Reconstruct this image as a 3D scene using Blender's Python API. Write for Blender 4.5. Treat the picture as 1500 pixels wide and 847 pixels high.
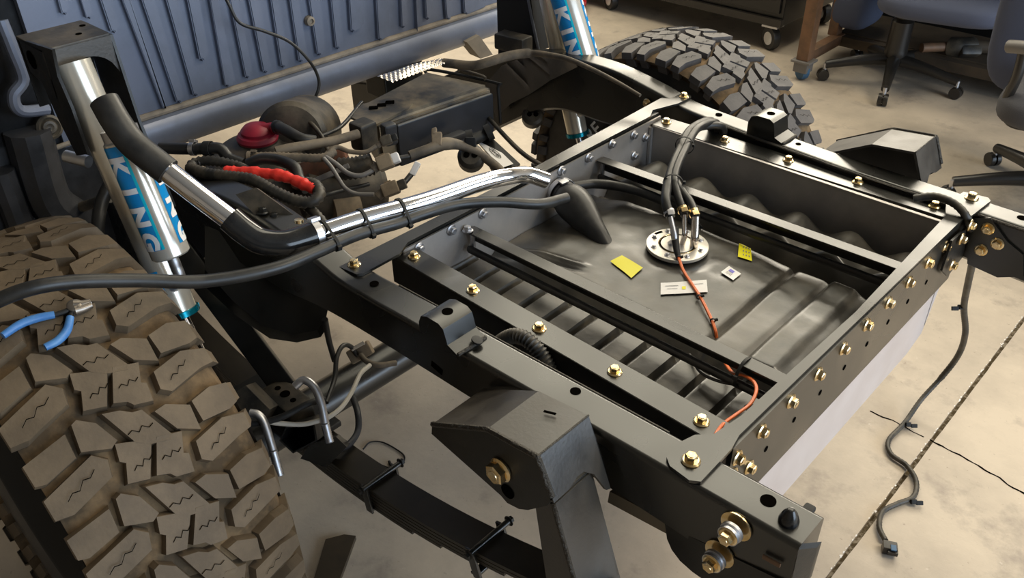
import bpy, bmesh, math, random
from mathutils import Vector, Matrix, Quaternion, noise
random.seed(7)
S = bpy.context.scene
COL = S.collection
for o in list(bpy.data.objects):
    bpy.data.objects.remove(o)

# ------------------------------------------------------------------ camera
# x runs to the rear of the truck, y to its far side, z up; rail top at z = .78
CAM = Vector((1.078, -.728, 1.608)); FPX = 1272.0
_yaw, _pit, _rol = map(math.radians, (133.71, 34.71, -.89))
FW = Vector((math.cos(_yaw)*math.cos(_pit), math.sin(_yaw)*math.cos(_pit), -math.sin(_pit)))
_rt = Vector((math.sin(_yaw), -math.cos(_yaw), 0)); _up = _rt.cross(FW)
RT = _rt*math.cos(_rol) + _up*math.sin(_rol)
UP = -_rt*math.sin(_rol) + _up*math.cos(_rol)
cd = bpy.data.cameras.new('camera'); cam = bpy.data.objects.new('camera', cd); COL.objects.link(cam)
cd.sensor_width = 36; cd.lens = FPX/1500*36; cd.clip_start = .02
M = Matrix((RT, UP, -FW)).transposed().to_4x4(); M.translation = CAM; cam.matrix_world = M
S.camera = cam
def P(u, v, x=None, y=None, z=None, d=None):
    """photo pixel -> point on the plane x=, y= or z= it touches (or at depth d)"""
    r = FW + RT*((u-750)/FPX) + UP*((423.5-v)/FPX)
    t = d if d is not None else (x-CAM.x)/r.x if x is not None else (y-CAM.y)/r.y if y is not None else (z-CAM.z)/r.z
    return CAM + r*t

# ------------------------------------------------------------------ light
S.view_settings.view_transform = 'Standard'; S.view_settings.look = 'None'
S.view_settings.gamma = 1; S.view_settings.use_curve_mapping = False
S.view_settings.exposure = 0.0
W = bpy.data.worlds.new('world'); S.world = W; W.use_nodes = True
W.node_tree.nodes['Background'].inputs[0].default_value = (.72, .85, 1, 1)
W.node_tree.nodes['Background'].inputs[1].default_value = 1.2
def area(name, loc, target, sx, sy, power, col):
    l = bpy.data.lights.new(name, 'AREA'); l.shape = 'RECTANGLE'; l.size = sx; l.size_y = sy
    l.energy = power; l.color = col
    o = bpy.data.objects.new(name, l); COL.objects.link(o); o.location = loc
    o.rotation_euler = (Vector(target)-Vector(loc)).to_track_quat('-Z', 'Y').to_euler()
    return o
area('door_daylight', (6.9, 1.6, 2.0), (0, 1.6, 2.0), 5.8, 3.8, 360, (.68, .83, 1))
area('back_window_daylight', (-1.6, 4.85, 2.72), (-1.6, 0, 2.72), 6.4, .95, 270, (1, .91, .74))
area('skylight', (-3.0, 3.4, 4.5), (-3.0, 3.4, 0), 7.6, 2.5, 235, (1, .93, .74))
area('ceiling_lamp', (3.0, 2.4, 4.45), (3.0, 2.4, 0), 2.2, 1.0, 130, (1, .88, .68))

# ------------------------------------------------------------------ materials
MATS = {}
def mat(name, col, rough=.5, metal=0, col2=None, scale=8, lo=.4, hi=.65, bump=0, bscale=60, rvar=0, coat=0, spec=.5, detail=6):
    m = bpy.data.materials.new(name); m.use_nodes = True; nt = m.node_tree; b = nt.nodes['Principled BSDF']
    b.inputs['Base Color'].default_value = (*col, 1); b.inputs['Roughness'].default_value = rough
    b.inputs['Metallic'].default_value = metal; b.inputs['Coat Weight'].default_value = coat
    b.inputs['Specular IOR Level'].default_value = spec
    g = nt.nodes.new('ShaderNodeNewGeometry')
    if col2 or rvar:
        n = nt.nodes.new('ShaderNodeTexNoise'); n.inputs['Scale'].default_value = scale; n.inputs['Detail'].default_value = detail
        n.inputs['Roughness'].default_value = .62
        nt.links.new(g.outputs['Position'], n.inputs['Vector'])
        mr = nt.nodes.new('ShaderNodeMapRange'); mr.inputs[1].default_value = lo; mr.inputs[2].default_value = hi
        nt.links.new(n.outputs['Fac'], mr.inputs[0])
        if col2:
            mx = nt.nodes.new('ShaderNodeMix'); mx.data_type = 'RGBA'
            mx.inputs[6].default_value = (*col, 1); mx.inputs[7].default_value = (*col2, 1)
            nt.links.new(mr.outputs[0], mx.inputs[0]); nt.links.new(mx.outputs[2], b.inputs['Base Color'])
        if rvar:
            r2 = nt.nodes.new('ShaderNodeMapRange'); r2.inputs[3].default_value = rough; r2.inputs[4].default_value = rough+rvar
            nt.links.new(mr.outputs[0], r2.inputs[0]); nt.links.new(r2.outputs[0], b.inputs['Roughness'])
    if bump:
        n2 = nt.nodes.new('ShaderNodeTexNoise'); n2.inputs['Scale'].default_value = bscale; n2.inputs['Detail'].default_value = 4
        nt.links.new(g.outputs['Position'], n2.inputs['Vector'])
        bp = nt.nodes.new('ShaderNodeBump'); bp.inputs['Strength'].default_value = bump; bp.inputs['Distance'].default_value = .004
        nt.links.new(n2.outputs['Fac'], bp.inputs['Height']); nt.links.new(bp.outputs[0], b.inputs['Normal'])
    MATS[name] = m; return m
mat('black_paint', (.007, .007, .006), .24, col2=(.012, .011, .008), scale=5, rvar=.12, spec=.9, detail=2)
mat('black_steel', (.006, .006, .0055), .34, col2=(.012, .011, .009), scale=14, rvar=.15, bump=.05, bscale=300)
mat('bracket_steel', (.024, .020, .016), .36, spec=.8, col2=(.05, .042, .032), scale=11, rvar=.12, bump=.06, bscale=200)
mat('dusty_black', (.020, .018, .015), .5, col2=(.13, .105, .072), scale=11, lo=.42, hi=.72, bump=.1, bscale=120)
mat('matte_black', (.006, .006, .006), .65)
mat('rubber', (.011, .011, .011), .38, col2=(.028, .026, .023), scale=25, rvar=.12)
mat('shiny_rubber', (.008, .008, .009), .16, col2=(.02, .02, .02), scale=18)
mat('loom', (.018, .017, .015), .5, col2=(.07, .058, .042), scale=30)
mat('dusty_hose', (.16, .125, .085), .7, col2=(.07, .058, .045), scale=22)
mat('chrome', (.86, .86, .88), .06, 1)
mat('alloy', (.72, .70, .66), .22, 1, rvar=.1, scale=20)
mat('zinc', (.58, .58, .60), .36, 1, rvar=.12, scale=60)
mat('gold_zinc', (.74, .53, .24), .24, 1, col2=(.80, .68, .46), scale=70)
mat('aluminium', (.52, .49, .46), .46, .75, col2=(.40, .37, .35), scale=7, rvar=.15)
mat('bare_sheet', (.55, .48, .45), .5, .3, col2=(.62, .55, .52), scale=5, rvar=.1)
mat('tank_plastic', (.026, .024, .020), .30, spec=.8, col2=(.10, .085, .06), scale=9, lo=.42, hi=.75, rvar=.25, bump=.08, bscale=70)
mat('tyre', (.108, .078, .048), .7, col2=(.155, .112, .068), scale=16, bump=.12, bscale=160)
mat('tyre_groove', (.065, .043, .022), .9, col2=(.20, .13, .065), scale=16)
mat('tyre_dark', (.022, .021, .021), .42, col2=(.05, .045, .04), scale=14)
mat('tyre_far', (.060, .055, .055), .66, col2=(.10, .09, .085), scale=14, bump=.1, bscale=160)
mat('sipe', (.003, .0025, .002), .9, spec=0)
mat('cab_paint', (.17, .195, .265), .30, .2, col2=(.12, .138, .185), scale=5, rvar=.15)
mat('cab_dust', (.26, .22, .17), .8, col2=(.15, .13, .11), scale=20)
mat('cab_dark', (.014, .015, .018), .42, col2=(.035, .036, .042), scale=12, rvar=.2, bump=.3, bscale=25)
mat('king_blue', (.0, .25, .62), .3)
mat('king_cyan', (.0, .55, .72), .3)
mat('teal', (.0, .22, .30), .25, .7)
mat('white_print', (.86, .86, .86), .4)
mat('red_rubber', (.32, .012, .035), .45, col2=(.22, .01, .025), scale=20)
mat('red_tape', (.78, .035, .02), .5, bump=.5, bscale=70)
mat('red_item', (.5, .02, .025), .35)
mat('orange_wire', (.72, .15, .03), .4)
mat('yellow_label', (.80, .72, .0), .5)
mat('white_label', (.78, .76, .74), .5)
mat('blue_print', (.13, .11, .55), .5)
mat('grey_print', (.22, .22, .22), .6)
mat('blue_grip', (.06, .20, .50), .4, col2=(.10, .27, .55), scale=40)
mat('plier_steel', (.30, .26, .22), .38, .85)
mat('rust', (.15, .06, .035), .75, col2=(.06, .036, .025), scale=20)
mat('oiled_steel', (.05, .034, .018), .4, col2=(.02, .015, .01), scale=10)
mat('spring_steel', (.020, .016, .011), .4, col2=(.032, .025, .016), scale=12)
mat('sender_metal', (.80, .76, .68), .38, .55)
mat('shock_metal', (.80, .77, .70), .2, .6, col2=(.72, .67, .56), scale=6)
mat('dust_grey', (.24, .205, .16), .7, col2=(.15, .13, .105), scale=9)
mat('canister_plastic', (.030, .030, .032), .45, col2=(.19, .155, .105), scale=8, lo=.40, hi=.62)
mat('sky_tint_black', (.030, .034, .045), .35, col2=(.022, .025, .032), scale=12)  # blue in the base colour stands in for sky reflected on the cover
mat('olive_sheet', (.20, .17, .125), .5, .3)
mat('brown_steel', (.20, .105, .055), .6, .2, col2=(.12, .07, .04), scale=12)
mat('shelf_wood', (.085, .058, .034), .75, col2=(.045, .032, .02), scale=7)
mat('chair_fabric', (.085, .098, .15), .95, bump=.3, bscale=400)
mat('chair_fabric_grey', (.075, .075, .085), .95, bump=.3, bscale=400)
mat('chair_plastic', (.022, .019, .016), .32)
mat('cabinet_black', (.008, .008, .008), .3)
mat('caster_grey', (.16, .15, .14), .45)
mat('blue_plastic', (.03, .10, .20), .5)
mat('white_wire', (.55, .51, .44), .5)
mat('beige_plastic', (.26, .20, .13), .7, col2=(.16, .12, .08), scale=30)
mat('wall_paint', (.26, .23, .19), .8, col2=(.22, .19, .16), scale=2)
mat('ceiling_paint', (.25, .24, .22), .9)
mat('heat_shield', (.74, .67, .60), .22, 1)
mat('weld', (.05, .044, .036), .5, .5, bump=.8, bscale=300)
mat('joint_dirt', (.10, .075, .04), .95, col2=(.34, .30, .24), scale=45, lo=.5, hi=.6)
def concrete():
    m = bpy.data.materials.new('concrete'); m.use_nodes = True; nt = m.node_tree; b = nt.nodes['Principled BSDF']
    g = nt.nodes.new('ShaderNodeNewGeometry')
    def nz(sc, det, lo, hi):
        n = nt.nodes.new('ShaderNodeTexNoise'); n.inputs['Scale'].default_value = sc; n.inputs['Detail'].default_value = det
        n.inputs['Roughness'].default_value = .65
        nt.links.new(g.outputs['Position'], n.inputs['Vector'])
        r = nt.nodes.new('ShaderNodeMapRange'); r.inputs[1].default_value = lo; r.inputs[2].default_value = hi
        nt.links.new(n.outputs['Fac'], r.inputs[0]); return r.outputs[0]
    def mix(f, a, c):
        x = nt.nodes.new('ShaderNodeMix'); x.data_type = 'RGBA'
        nt.links.new(f, x.inputs[0])
        if isinstance(a, tuple): x.inputs[6].default_value = (*a, 1)
        else: nt.links.new(a, x.inputs[6])
        x.inputs[7].default_value = (*c, 1); return x.outputs[2]
    c = mix(nz(2.6, 9, .38, .66), (.56, .475, .375), (.39, .33, .265))
    c = mix(nz(5.5, 7, .55, .74), c, (.27, .225, .19))
    c = mix(nz(70, 3, .66, .8), c, (.24, .19, .15))
    c = mix(nz(34, 4, .68, .8), c, (.66, .60, .53))
    nt.links.new(c, b.inputs['Base Color']); b.inputs['Roughness'].default_value = .55
    bp = nt.nodes.new('ShaderNodeBump'); bp.inputs['Strength'].default_value = .12; bp.inputs['Distance'].default_value = .003
    nt.links.new(nz(60, 5, .2, .8), bp.inputs['Height']); nt.links.new(bp.outputs[0], b.inputs['Normal'])
    MATS['concrete'] = m
concrete()

# ------------------------------------------------------------------ mesh helpers
def finish(bm, name, material, parent=None, smooth=True, angle=35):
    bmesh.ops.recalc_face_normals(bm, faces=bm.faces)
    me = bpy.data.meshes.new(name); bm.to_mesh(me); bm.free()
    mats = material if isinstance(material, (list, tuple)) else [material]
    for k in mats: me.materials.append(MATS[k])
    if smooth:
        me.polygons.foreach_set('use_smooth', [True]*len(me.polygons)); me.set_sharp_from_angle(angle=math.radians(angle))
    o = bpy.data.objects.new(name, me); COL.objects.link(o)
    if smooth:
        wn = o.modifiers.new('flat_faces', 'WEIGHTED_NORMAL'); wn.keep_sharp = True; wn.weight = 80
    if parent: adopt(o, parent)
    return o
def origin(o):
    v = Vector((0, 0, 0))
    while o: v += o.location; o = o.parent
    return v
def adopt(o, parent):
    o.parent = parent
    # roots are only moved, never turned; mesh parts have their vertices in world space
    w = Vector((0, 0, 0)); p = parent
    while p:
        if p.type == 'EMPTY': w += p.location
        p = p.parent
    o.matrix_parent_inverse = Matrix.Translation(-w) if parent.type == 'EMPTY' else Matrix.Identity(4)
def tag(o, label, cat, group=None, kind=None):
    o['label'] = label; o['category'] = cat
    if group: o['group'] = group
    if kind: o['kind'] = kind
    return o
def thing(name, label, cat, loc, group=None):
    o = bpy.data.objects.new(name, None); COL.objects.link(o); o.location = loc; o.empty_display_size = .05
    return tag(o, label, cat, group)
def struct(o):
    o['kind'] = 'structure'; return o
def box(bm, x0, x1, y0, y1, z0, z1, bev=0, mi=0):
    r = bmesh.ops.create_cube(bm, size=1, matrix=Matrix.Translation(((x0+x1)/2, (y0+y1)/2, (z0+z1)/2)) @ Matrix.Diagonal((x1-x0, y1-y0, z1-z0, 1)))
    vs = r['verts']
    fs = {f for v in vs for f in v.link_faces}
    for f in fs: f.material_index = mi
    if bev: bmesh.ops.bevel(bm, geom=list({e for v in vs for e in v.link_edges}), offset=bev, segments=2, affect='EDGES', profile=.5, clamp_overlap=True)
def obox(bm, c, ax, ay, az, sx, sy, sz, bev=0):
    ax, ay, az = Vector(ax).normalized(), Vector(ay).normalized(), Vector(az).normalized()
    m = Matrix((ax*sx, ay*sy, az*sz)).transposed().to_4x4(); m.translation = Vector(c)
    vs = bmesh.ops.create_cube(bm, size=1, matrix=m)['verts']
    if bev: bmesh.ops.bevel(bm, geom=list({e for v in vs for e in v.link_edges}), offset=bev, segments=2, affect='EDGES', profile=.5, clamp_overlap=True)
def prism(bm, pts, vec, mi=0):
    """polygon of 3D points extruded by vec"""
    vec = Vector(vec); a = [bm.verts.new(p) for p in pts]; b = [bm.verts.new(Vector(p)+vec) for p in pts]
    n = len(pts); fs = [bm.faces.new(a), bm.faces.new(b[::-1])]
    for i in range(n): fs.append(bm.faces.new((a[i], b[i], b[(i+1) % n], a[(i+1) % n])))
    for f in fs: f.material_index = mi
    return fs
def spline(pts, n=8):
    pts = [Vector(p) for p in pts]
    if len(pts) < 3 or n <= 1: return pts
    out = []; q = [pts[0]*2-pts[1]] + pts + [pts[-1]*2-pts[-2]]
    for i in range(1, len(q)-2):
        a, b, c, d = q[i-1:i+3]
        for k in range(n):
            t = k/n
            out.append(.5*((2*b) + (c-a)*t + (2*a-5*b+4*c-d)*t*t + (3*b-a-3*c+d)*t**3))
    out.append(pts[-1]); return out
def resample(pts, step):
    out = [pts[0]]; acc = 0
    for a, b in zip(pts, pts[1:]):
        L = (b-a).length
        while L > 0 and acc+L >= step:
            a = a + (b-a)*((step-acc)/L); out.append(a.copy()); L = (b-a).length; acc = 0
        acc += L
    if (out[-1]-pts[-1]).length > step*.2: out.append(pts[-1])
    return out
def tube(bm, pts, r, seg=12, n=8, cap=True, corr=0, step=None, r2=None, mi=0):
    p = spline(pts, n)
    if corr: p = resample(p, step or .0035)
    elif step: p = resample(p, step)
    m = len(p); t0 = (p[1]-p[0]).normalized(); nn = t0.orthogonal().normalized(); rings = []; prev = t0
    for i in range(m):
        t = ((p[i+1]-p[i]) if i == 0 else (p[i]-p[i-1]) if i == m-1 else (p[i+1]-p[i-1]))
        t = t.normalized() if t.length > 1e-9 else prev
        nn = prev.rotation_difference(t) @ nn; nn = (nn-t*nn.dot(t)).normalized(); prev = t; bb = t.cross(nn)
        if callable(r): rr = r(i/(m-1))
        else: rr = r if r2 is None else r+(r2-r)*i/(m-1)
        if corr: rr += corr if i % 2 else -corr
        rings.append([bm.verts.new(p[i]+(nn*math.cos(2*math.pi*k/seg)+bb*math.sin(2*math.pi*k/seg))*rr) for k in range(seg)])
    for a, b in zip(rings, rings[1:]):
        for k in range(seg): bm.faces.new((a[k], a[(k+1) % seg], b[(k+1) % seg], b[k])).material_index = mi
    if cap: bm.faces.new(rings[0][::-1]).material_index = mi; bm.faces.new(rings[-1]).material_index = mi
def lathe(bm, prof, c, axis=(0, 0, 1), seg=32, closed=False, mi=0):
    """profile [(radius, height)] spun about axis through c"""
    q = Vector((0, 0, 1)).rotation_difference(Vector(axis).normalized()); c = Vector(c); rings = []
    for r, h in prof:
        if r < 1e-6: rings.append([bm.verts.new(c + q @ Vector((0, 0, h)))])
        else: rings.append([bm.verts.new(c + q @ Vector((r*math.cos(2*math.pi*k/seg), r*math.sin(2*math.pi*k/seg), h))) for k in range(seg)])
    pr = list(zip(rings, rings[1:])) + ([(rings[-1], rings[0])] if closed else [])
    for a, b in pr:
        for k in range(seg):
            l = (k+1) % seg
            v = [a[k % len(a)], a[l % len(a)], b[l % len(b)], b[k % len(b)]]
            w = []
            for x in v:
                if x not in w: w.append(x)
            if len(w) > 2:
                try: bm.faces.new(w).material_index = mi
                except ValueError: pass
    if not closed:
        for rg in (rings[0], rings[-1]):
            if len(rg) > 2:
                try: bm.faces.new(rg).material_index = mi
                except ValueError: pass
def part(fn, name, material, parent=None, **k):
    bm = bmesh.new(); fn(bm); return finish(bm, name, material, parent, **k)
def tubepart(name, material, parent, pts, r, **k):
    bm = bmesh.new(); tube(bm, pts, r, **k); return finish(bm, name, material, parent, angle=60 if not k.get('corr') else 80)
# shared bolt meshes: flange, shank cone, hexagonal head
def bolt_mesh(name, r, material, hx_=.66):
    bm = bmesh.new()
    lathe(bm, [(0, 0), (r, 0), (r, r*.12), (r*.82, r*.26), (0, r*.26)], (0, 0, 0), seg=20)
    hx = [(r*hx_*math.cos(math.radians(60*k+15)), r*hx_*math.sin(math.radians(60*k+15)), r*.22) for k in range(6)]
    prism(bm, hx, (0, 0, r*.56))
    top = [bm.verts.new((x*.84, y*.84, r*.86)) for x, y, z in hx]; ring = [bm.verts.new((x, y, r*.78)) for x, y, z in hx]
    bm.faces.new(top)
    for k in range(6): bm.faces.new((ring[k], ring[(k+1) % 6], top[(k+1) % 6], top[k]))
    lathe(bm, [(r*.42, r*.86), (r*.40, r*.92), (0, r*.90)], (0, 0, 0), seg=12)
    o = finish(bm, name, material, angle=30); me = o.data; bpy.data.objects.remove(o); return me
BOLT = {k: bolt_mesh('bolt', .0118, k) for k in ('gold_zinc', 'zinc', 'black_steel')}
def place(me, name, parent, loc, normal, scale=1, spin=0):
    o = bpy.data.objects.new(name, me); COL.objects.link(o)
    q = Vector((0, 0, 1)).rotation_difference(Vector(normal).normalized()) @ Quaternion((0, 0, 1), spin)
    w = Vector((0, 0, 0)); p = parent
    while p:
        if p.type == 'EMPTY': w += p.location
        p = p.parent
    o.parent = parent
    o.matrix_parent_inverse = Matrix.Translation(-w) if parent.type == 'EMPTY' else Matrix.Identity(4)
    o.location = loc; o.rotation_mode = 'QUATERNION'; o.rotation_quaternion = q; o.scale = (scale,)*3
    return o
def bolt(parent, loc, normal=(0, 0, 1), scale=1, m='gold_zinc', name='bolt'):
    return place(BOLT[m], name, parent, loc, normal, scale, random.uniform(0, 1))
def ring_tie(parent, name, c, axis, r, w=.004, m='rubber', head=None):
    """a zip tie or hose clamp: a band round a hose, with its little head"""
    bm = bmesh.new(); lathe(bm, [(r, -w/2), (r+.0015, -w/2), (r+.0015, w/2), (r, w/2)], c, axis, seg=24, closed=True)
    if head is not None:
        h = Vector(head).normalized(); a = Vector(axis).normalized(); obox(bm, Vector(c)+h*(r+.003), a, h.cross(a), h, w*1.4, w*1.5, .006, .0008)
    return finish(bm, name, m, parent)

# ------------------------------------------------------------------ the setting
JX = .745                                             # the sawn joint runs across the floor at this x
fl = struct(part(lambda b: box(b, -7, 7, -5, 4.9, -.06, -.012), 'floor', 'joint_dirt', smooth=False))
def slab(x0, x1, wob):
    def f(b):
        n = 240; ys = [-5+9.9*i/n for i in range(n+1)]
        ed = [(wob*(.0025*noise.noise((y*14, 3, 0))+.002*noise.noise((y*50, 7, 0)))) for y in ys]
        t = [Vector((x1+e if wob > 0 else x0+e, y, 0)) for y, e in zip(ys, ed)]
        far = x0 if wob > 0 else x1
        a = [b.verts.new(p) for p in t]; c = [b.verts.new((far, y, 0)) for y in ys]; d = [b.verts.new((p.x, p.y, -.012)) for p in t]
        for i in range(n):
            b.faces.new((a[i], a[i+1], c[i+1], c[i])); b.faces.new((a[i], a[i+1], d[i+1], d[i]))
    o = part(f, 'slab', 'concrete', fl, smooth=False); return o
slab(-7, JX-.0055, 1); slab(JX+.0055, 7, -1)
def chips(b):
    for i in range(120):
        y = random.uniform(.2, 2.6); r = random.uniform(.001, .003); c_ = Vector((JX-.006+random.gauss(0, .0012), y, .0004))
        b.faces.new([b.verts.new(c_+Vector((r*math.cos(a)*random.uniform(.5, 1), r*2*math.sin(a)*random.uniform(.5, 1), random.uniform(0, .001)))) for a in (0, 1.2, 2.5, 3.7, 5)])
fc = part(chips, 'joint_chips', 'white_label', fl, smooth=False); fc['kind'] = 'stuff'
def crack(pix, w):
    pts = resample([P(u, v, z=.0006) for u, v in pix], .012)
    def f(b):
        L = []
        for i, p in enumerate(pts):
            j = Vector((noise.noise((p.x*30, p.y*30, 1)), noise.noise((p.x*30, p.y*30, 5)), 0))*.008
            t = (pts[min(i+1, len(pts)-1)]-pts[max(i-1, 0)]).normalized(); s = Vector((-t.y, t.x, 0))*w*random.uniform(.4, 1)
            L.append((b.verts.new(p+j-s), b.verts.new(p+j+s)))
        for a, c in zip(L, L[1:]): b.faces.new((a[0], a[1], c[1], c[0]))
    part(f, 'crack', 'sipe', fl, smooth=False)
crack([(1274, 602), (1310, 618), (1352, 640)], .0026); crack([(1362, 645), (1408, 668), (1450, 692), (1500, 722), (1600, 775), (1720, 850)], .0034)
struct(part(lambda b: box(b, -7, 7, 4.9, 5.0, 0, 4.6), 'wall_back', 'wall_paint', smooth=False))
struct(part(lambda b: box(b, -7.1, -7, -5, 5, 0, 4.6), 'wall_left', 'wall_paint', smooth=False))
struct(part(lambda b: box(b, -7, 7, -5.1, -5, 0, 4.6), 'wall_front', 'wall_paint', smooth=False))
def wr(b):
    box(b, 7, 7.1, -5, -1, 0, 4.6); box(b, 7, 7.1, -1, 5, 4, 4.6)
struct(part(wr, 'wall_right', 'wall_paint', smooth=False))
struct(part(lambda b: box(b, -7.1, 7.1, -5.1, 5, 4.6, 4.7), 'ceiling', 'ceiling_paint', smooth=False))

# ------------------------------------------------------------------ chassis rails
H = .78
RX0 = [-1.3, -1.0, -.81, -.68, -.53, -.44, -.34, -.19, -.06, .03, .2, .45, .862]
RT0 = [.50, .56, .645, .718, .775, .798, .814, .816, .796, .78, .78, .78, .78]
RB0 = [.34, .38, .42, .48, .575, .63, .662, .665, .685, .692, .692, .686, .668]
_sp = spline([(x, t, b) for x, t, b in zip(RX0, RT0, RB0)], 5)
RX, RT_, RB_ = [list(c) for c in zip(*_sp)]
def rail(yc, w, name, label, holes):
    root = thing(name, label, 'chassis rail', (0, yc(0), .69))
    def f(b):
        rings = []
        xs = []
        for i in range(len(RX)-1):
            xs.append((i, 0))
        xs.append((len(RX)-2, 1))
        for i, t in xs:
            s = t; x = RX[i]+(RX[i+1]-RX[i])*t; zt = RT_[i]+(RT_[i+1]-RT_[i])*s; zb = RB_[i]+(RB_[i+1]-RB_[i])*s
            y = yc(x); h = w/2; c = .008
            sec = [(-h, zb+c), (-h, zt-c), (-h+c*.1, zt-c*.6), (-h+c*.3, zt-c*.3), (-h+c*.6, zt-c*.1), (-h+c, zt), (h-c, zt), (h-c*.6, zt-c*.1), (h-c*.3, zt-c*.3), (h-c*.1, zt-c*.6), (h, zt-c), (h, zb+c), (h-c, zb), (-h+c, zb)]
            rings.append([b.verts.new((x, y+dy, z)) for dy, z in sec])
        for a, c in zip(rings, rings[1:]):
            for k in range(len(a)): b.faces.new((a[k], a[(k+1) % len(a)], c[(k+1) % len(a)], c[k]))
        b.faces.new(rings[0]); b.faces.new(rings[-1])
    part(f, 'rail', 'black_paint', root)
    for x, dy, r in holes:
        part(lambda b: lathe(b, [(0, 0), (r, 0), (r, .0006), (0, .0006)], (x, yc(x)+dy, H+.0002), seg=20), 'bolt_hole', 'sipe', root)
    return root
ncy = lambda x: -.015 + max(0, x)*.026
def fcy(x): return 1.0 if x < 0 else 1.0 - .052*min(1, (x/.45))**.7 - max(0, x-.45)*.02
near = rail(ncy, .064, 'near_frame_rail', 'black steel chassis rail beside the muddy tyre, ending in a cone plug', [(.068, .004, .008), (.495, .012, .008), (.80, .008, .010), (-.06, 0, .004)])
far = rail(fcy, .060, 'far_frame_rail', 'black steel chassis rail beside the clean tyre, top shining white', [(.12, .005, .008), (-.07, 0, .007), (-.04, 0, .004), (-.18, 0, .006), (-.22, .002, .006), (-.26, .002, .006), (.335, .004, .006), (.80, .006, .009)])
near.name = 'frame_rail'; far.name = 'frame_rail'
# welded seam bead along the rail top edges
tubepart('weld_seam', 'weld', far, [(x, fcy(x)-.031, H-.004) for x in (.1, .2, .35, .5, .68, .86)], .0035, seg=6, n=6)
tubepart('weld_seam', 'weld', near, [(x, ncy(x)+.031, H-.004) for x in (.1, .2, .35, .5, .64)], .0028, seg=6, n=6)
# slotted hole on the outer web of the near rail
p = P(637, 541, y=-.045)
part(lambda b: obox(b, (p.x, ncy(p.x)-.0322, p.z), (1, 0, -.25), (0, 1, 0), (.25, 0, 1), .026, .001, .013, .0004), 'slot_hole', 'sipe', near)
# body mounts: folded hat brackets
def hat(root, x0, x1, y0, y1, z1):
    def f(b):
        c = .008
        pr = [(x0, H-.012), (x0, z1-.02), (x0+.006, z1-.006), (x0+.02, z1), (x1-.014, z1), (x1-.004, z1-.006), (x1, z1-.018), (x1+.004, H+.01), (x1+.024, H+.002), (x1+.024, H-.001)]
        prism(b, [(x, y0, z) for x, z in pr], (0, y1-y0, 0))
        bmesh.ops.bevel(b, geom=[e for e in b.edges if len(e.link_faces) == 2 and e.calc_face_angle(0) > 1.2], offset=.004, segments=2, affect='EDGES')
    m = part(f, 'body_mount', 'black_paint', root)
    part(lambda b: lathe(b, [(0, 0), (.009, 0), (.009, .0008), (0, .0008)], ((x0+x1)/2+.004, (y0+y1)/2, z1), seg=20), 'mount_hole', 'sipe', m)
    tubepart('weld_bead', 'weld', m, [(x1+.024, y0+.002, H+.001), (x1+.026, (y0+y1)/2, H+.002), (x1+.024, y1, H+.001)], .0035, seg=6)
hat(near, .228, .288, -.049, .012, .822)
hat(far, .222, .286, fcy(.25)-.03, fcy(.25)+.03, .828)
# small clip standing on the near rail
part(lambda b: (lathe(b, [(.004, 0), (.0045, .006), (.009, .008), (.009, .011), (0, .012)], P(696, 505, z=H), (.3, .2, 1), seg=16)), 'rail_clip', 'matte_black', near)
# rear end of near rail: cone plug, hitch plate and its two bolts
c = P(1155, 764, z=H)
part(lambda b: lathe(b, [(.0125, 0), (.0125, .004), (.009, .014), (.004, .021), (0, .022)], c, seg=20), 'cone_plug', 'shiny_rubber', near)
part(lambda b: obox(b, P(1184, 747, z=H-.006), (1, .05, 0), (0, 1, 0), (0, 0, 1), .014, .016, .009, .003), 'end_tab', 'matte_black', near)
yo = ncy(.8)-.034
def hplate(b):
    px = [(974, 768), (977, 790), (984, 806), (996, 822), (1014, 838), (1040, 856), (1080, 880), (1150, 905), (1158, 858)]
    q = [P(u, v, y=yo) for u, v in px]; prism(b, q, (0, .006, 0))
part(hplate, 'hitch_plate', 'black_steel', near)
def endcap(b):
    prism(b, [(.862, yo+.004, .775), (.874, yo+.03, .765), (.874, yo+.03, .70), (.866, yo+.004, .66)], (0, .012, 0))
part(endcap, 'end_bracket', 'black_steel', near)
part(lambda b: obox(b, P(1130, 822, y=yo-.002), (1, 0, .1), (0, 1, 0), (0, 0, 1), .024, .003, .007, .001), 'wire_clip', 'brown_steel', near)
part(lambda b: prism(b, [P(u, v, y=-.02) for u, v in ((893, 720), (980, 766), (976, 782), (890, 736))], (0, .02, -.004)), 'lower_flange', 'olive_sheet', near)
for u, v, lw in ((1076, 775, 1), (1052, 815, 1)):
    q = P(u, v, y=yo-.004)
    st = thing('washer_stack', '', '', q); bpy.data.objects.remove(st)
    w1 = part(lambda b: lathe(b, [(0, 0), (.021, 0), (.021, .002), (.009, .002)], q + Vector((0, .004, .002)), (0, -1, 0), seg=24), 'washer', 'gold_zinc', near)
    part(lambda b: lathe(b, [(.012, .004), (.015, .005), (.015, .009), (.012, .010), (.014, .012), (.014, .016), (.006, .016)], q, (0, -1, 0), seg=24), 'spring_washer', 'zinc', near)
    bolt(near, q + Vector((0, -.014, 0)), (0, -1, 0), 1.15)
# plate with bolts on the inner web of the far rail
yi = fcy(.78)-.0305
def fplate(b):
    px = [(1428, 318), (1452, 318), (1476, 352), (1500, 372), (1500, 404), (1462, 405), (1418, 385), (1420, 345)]
    prism(b, [P(u, v, y=yi) for u, v in px], (0, -.005, 0))
part(fplate, 'hitch_plate', 'black_paint', far)
for u, v in ((1447, 335), (1461, 357), (1437, 366)): bolt(far, P(u, v, y=yi-.005), (0, -1, 0), 1.05)
bolt(far, P(948, 151, y=.966), (0, -1, 0), 1)
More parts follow.
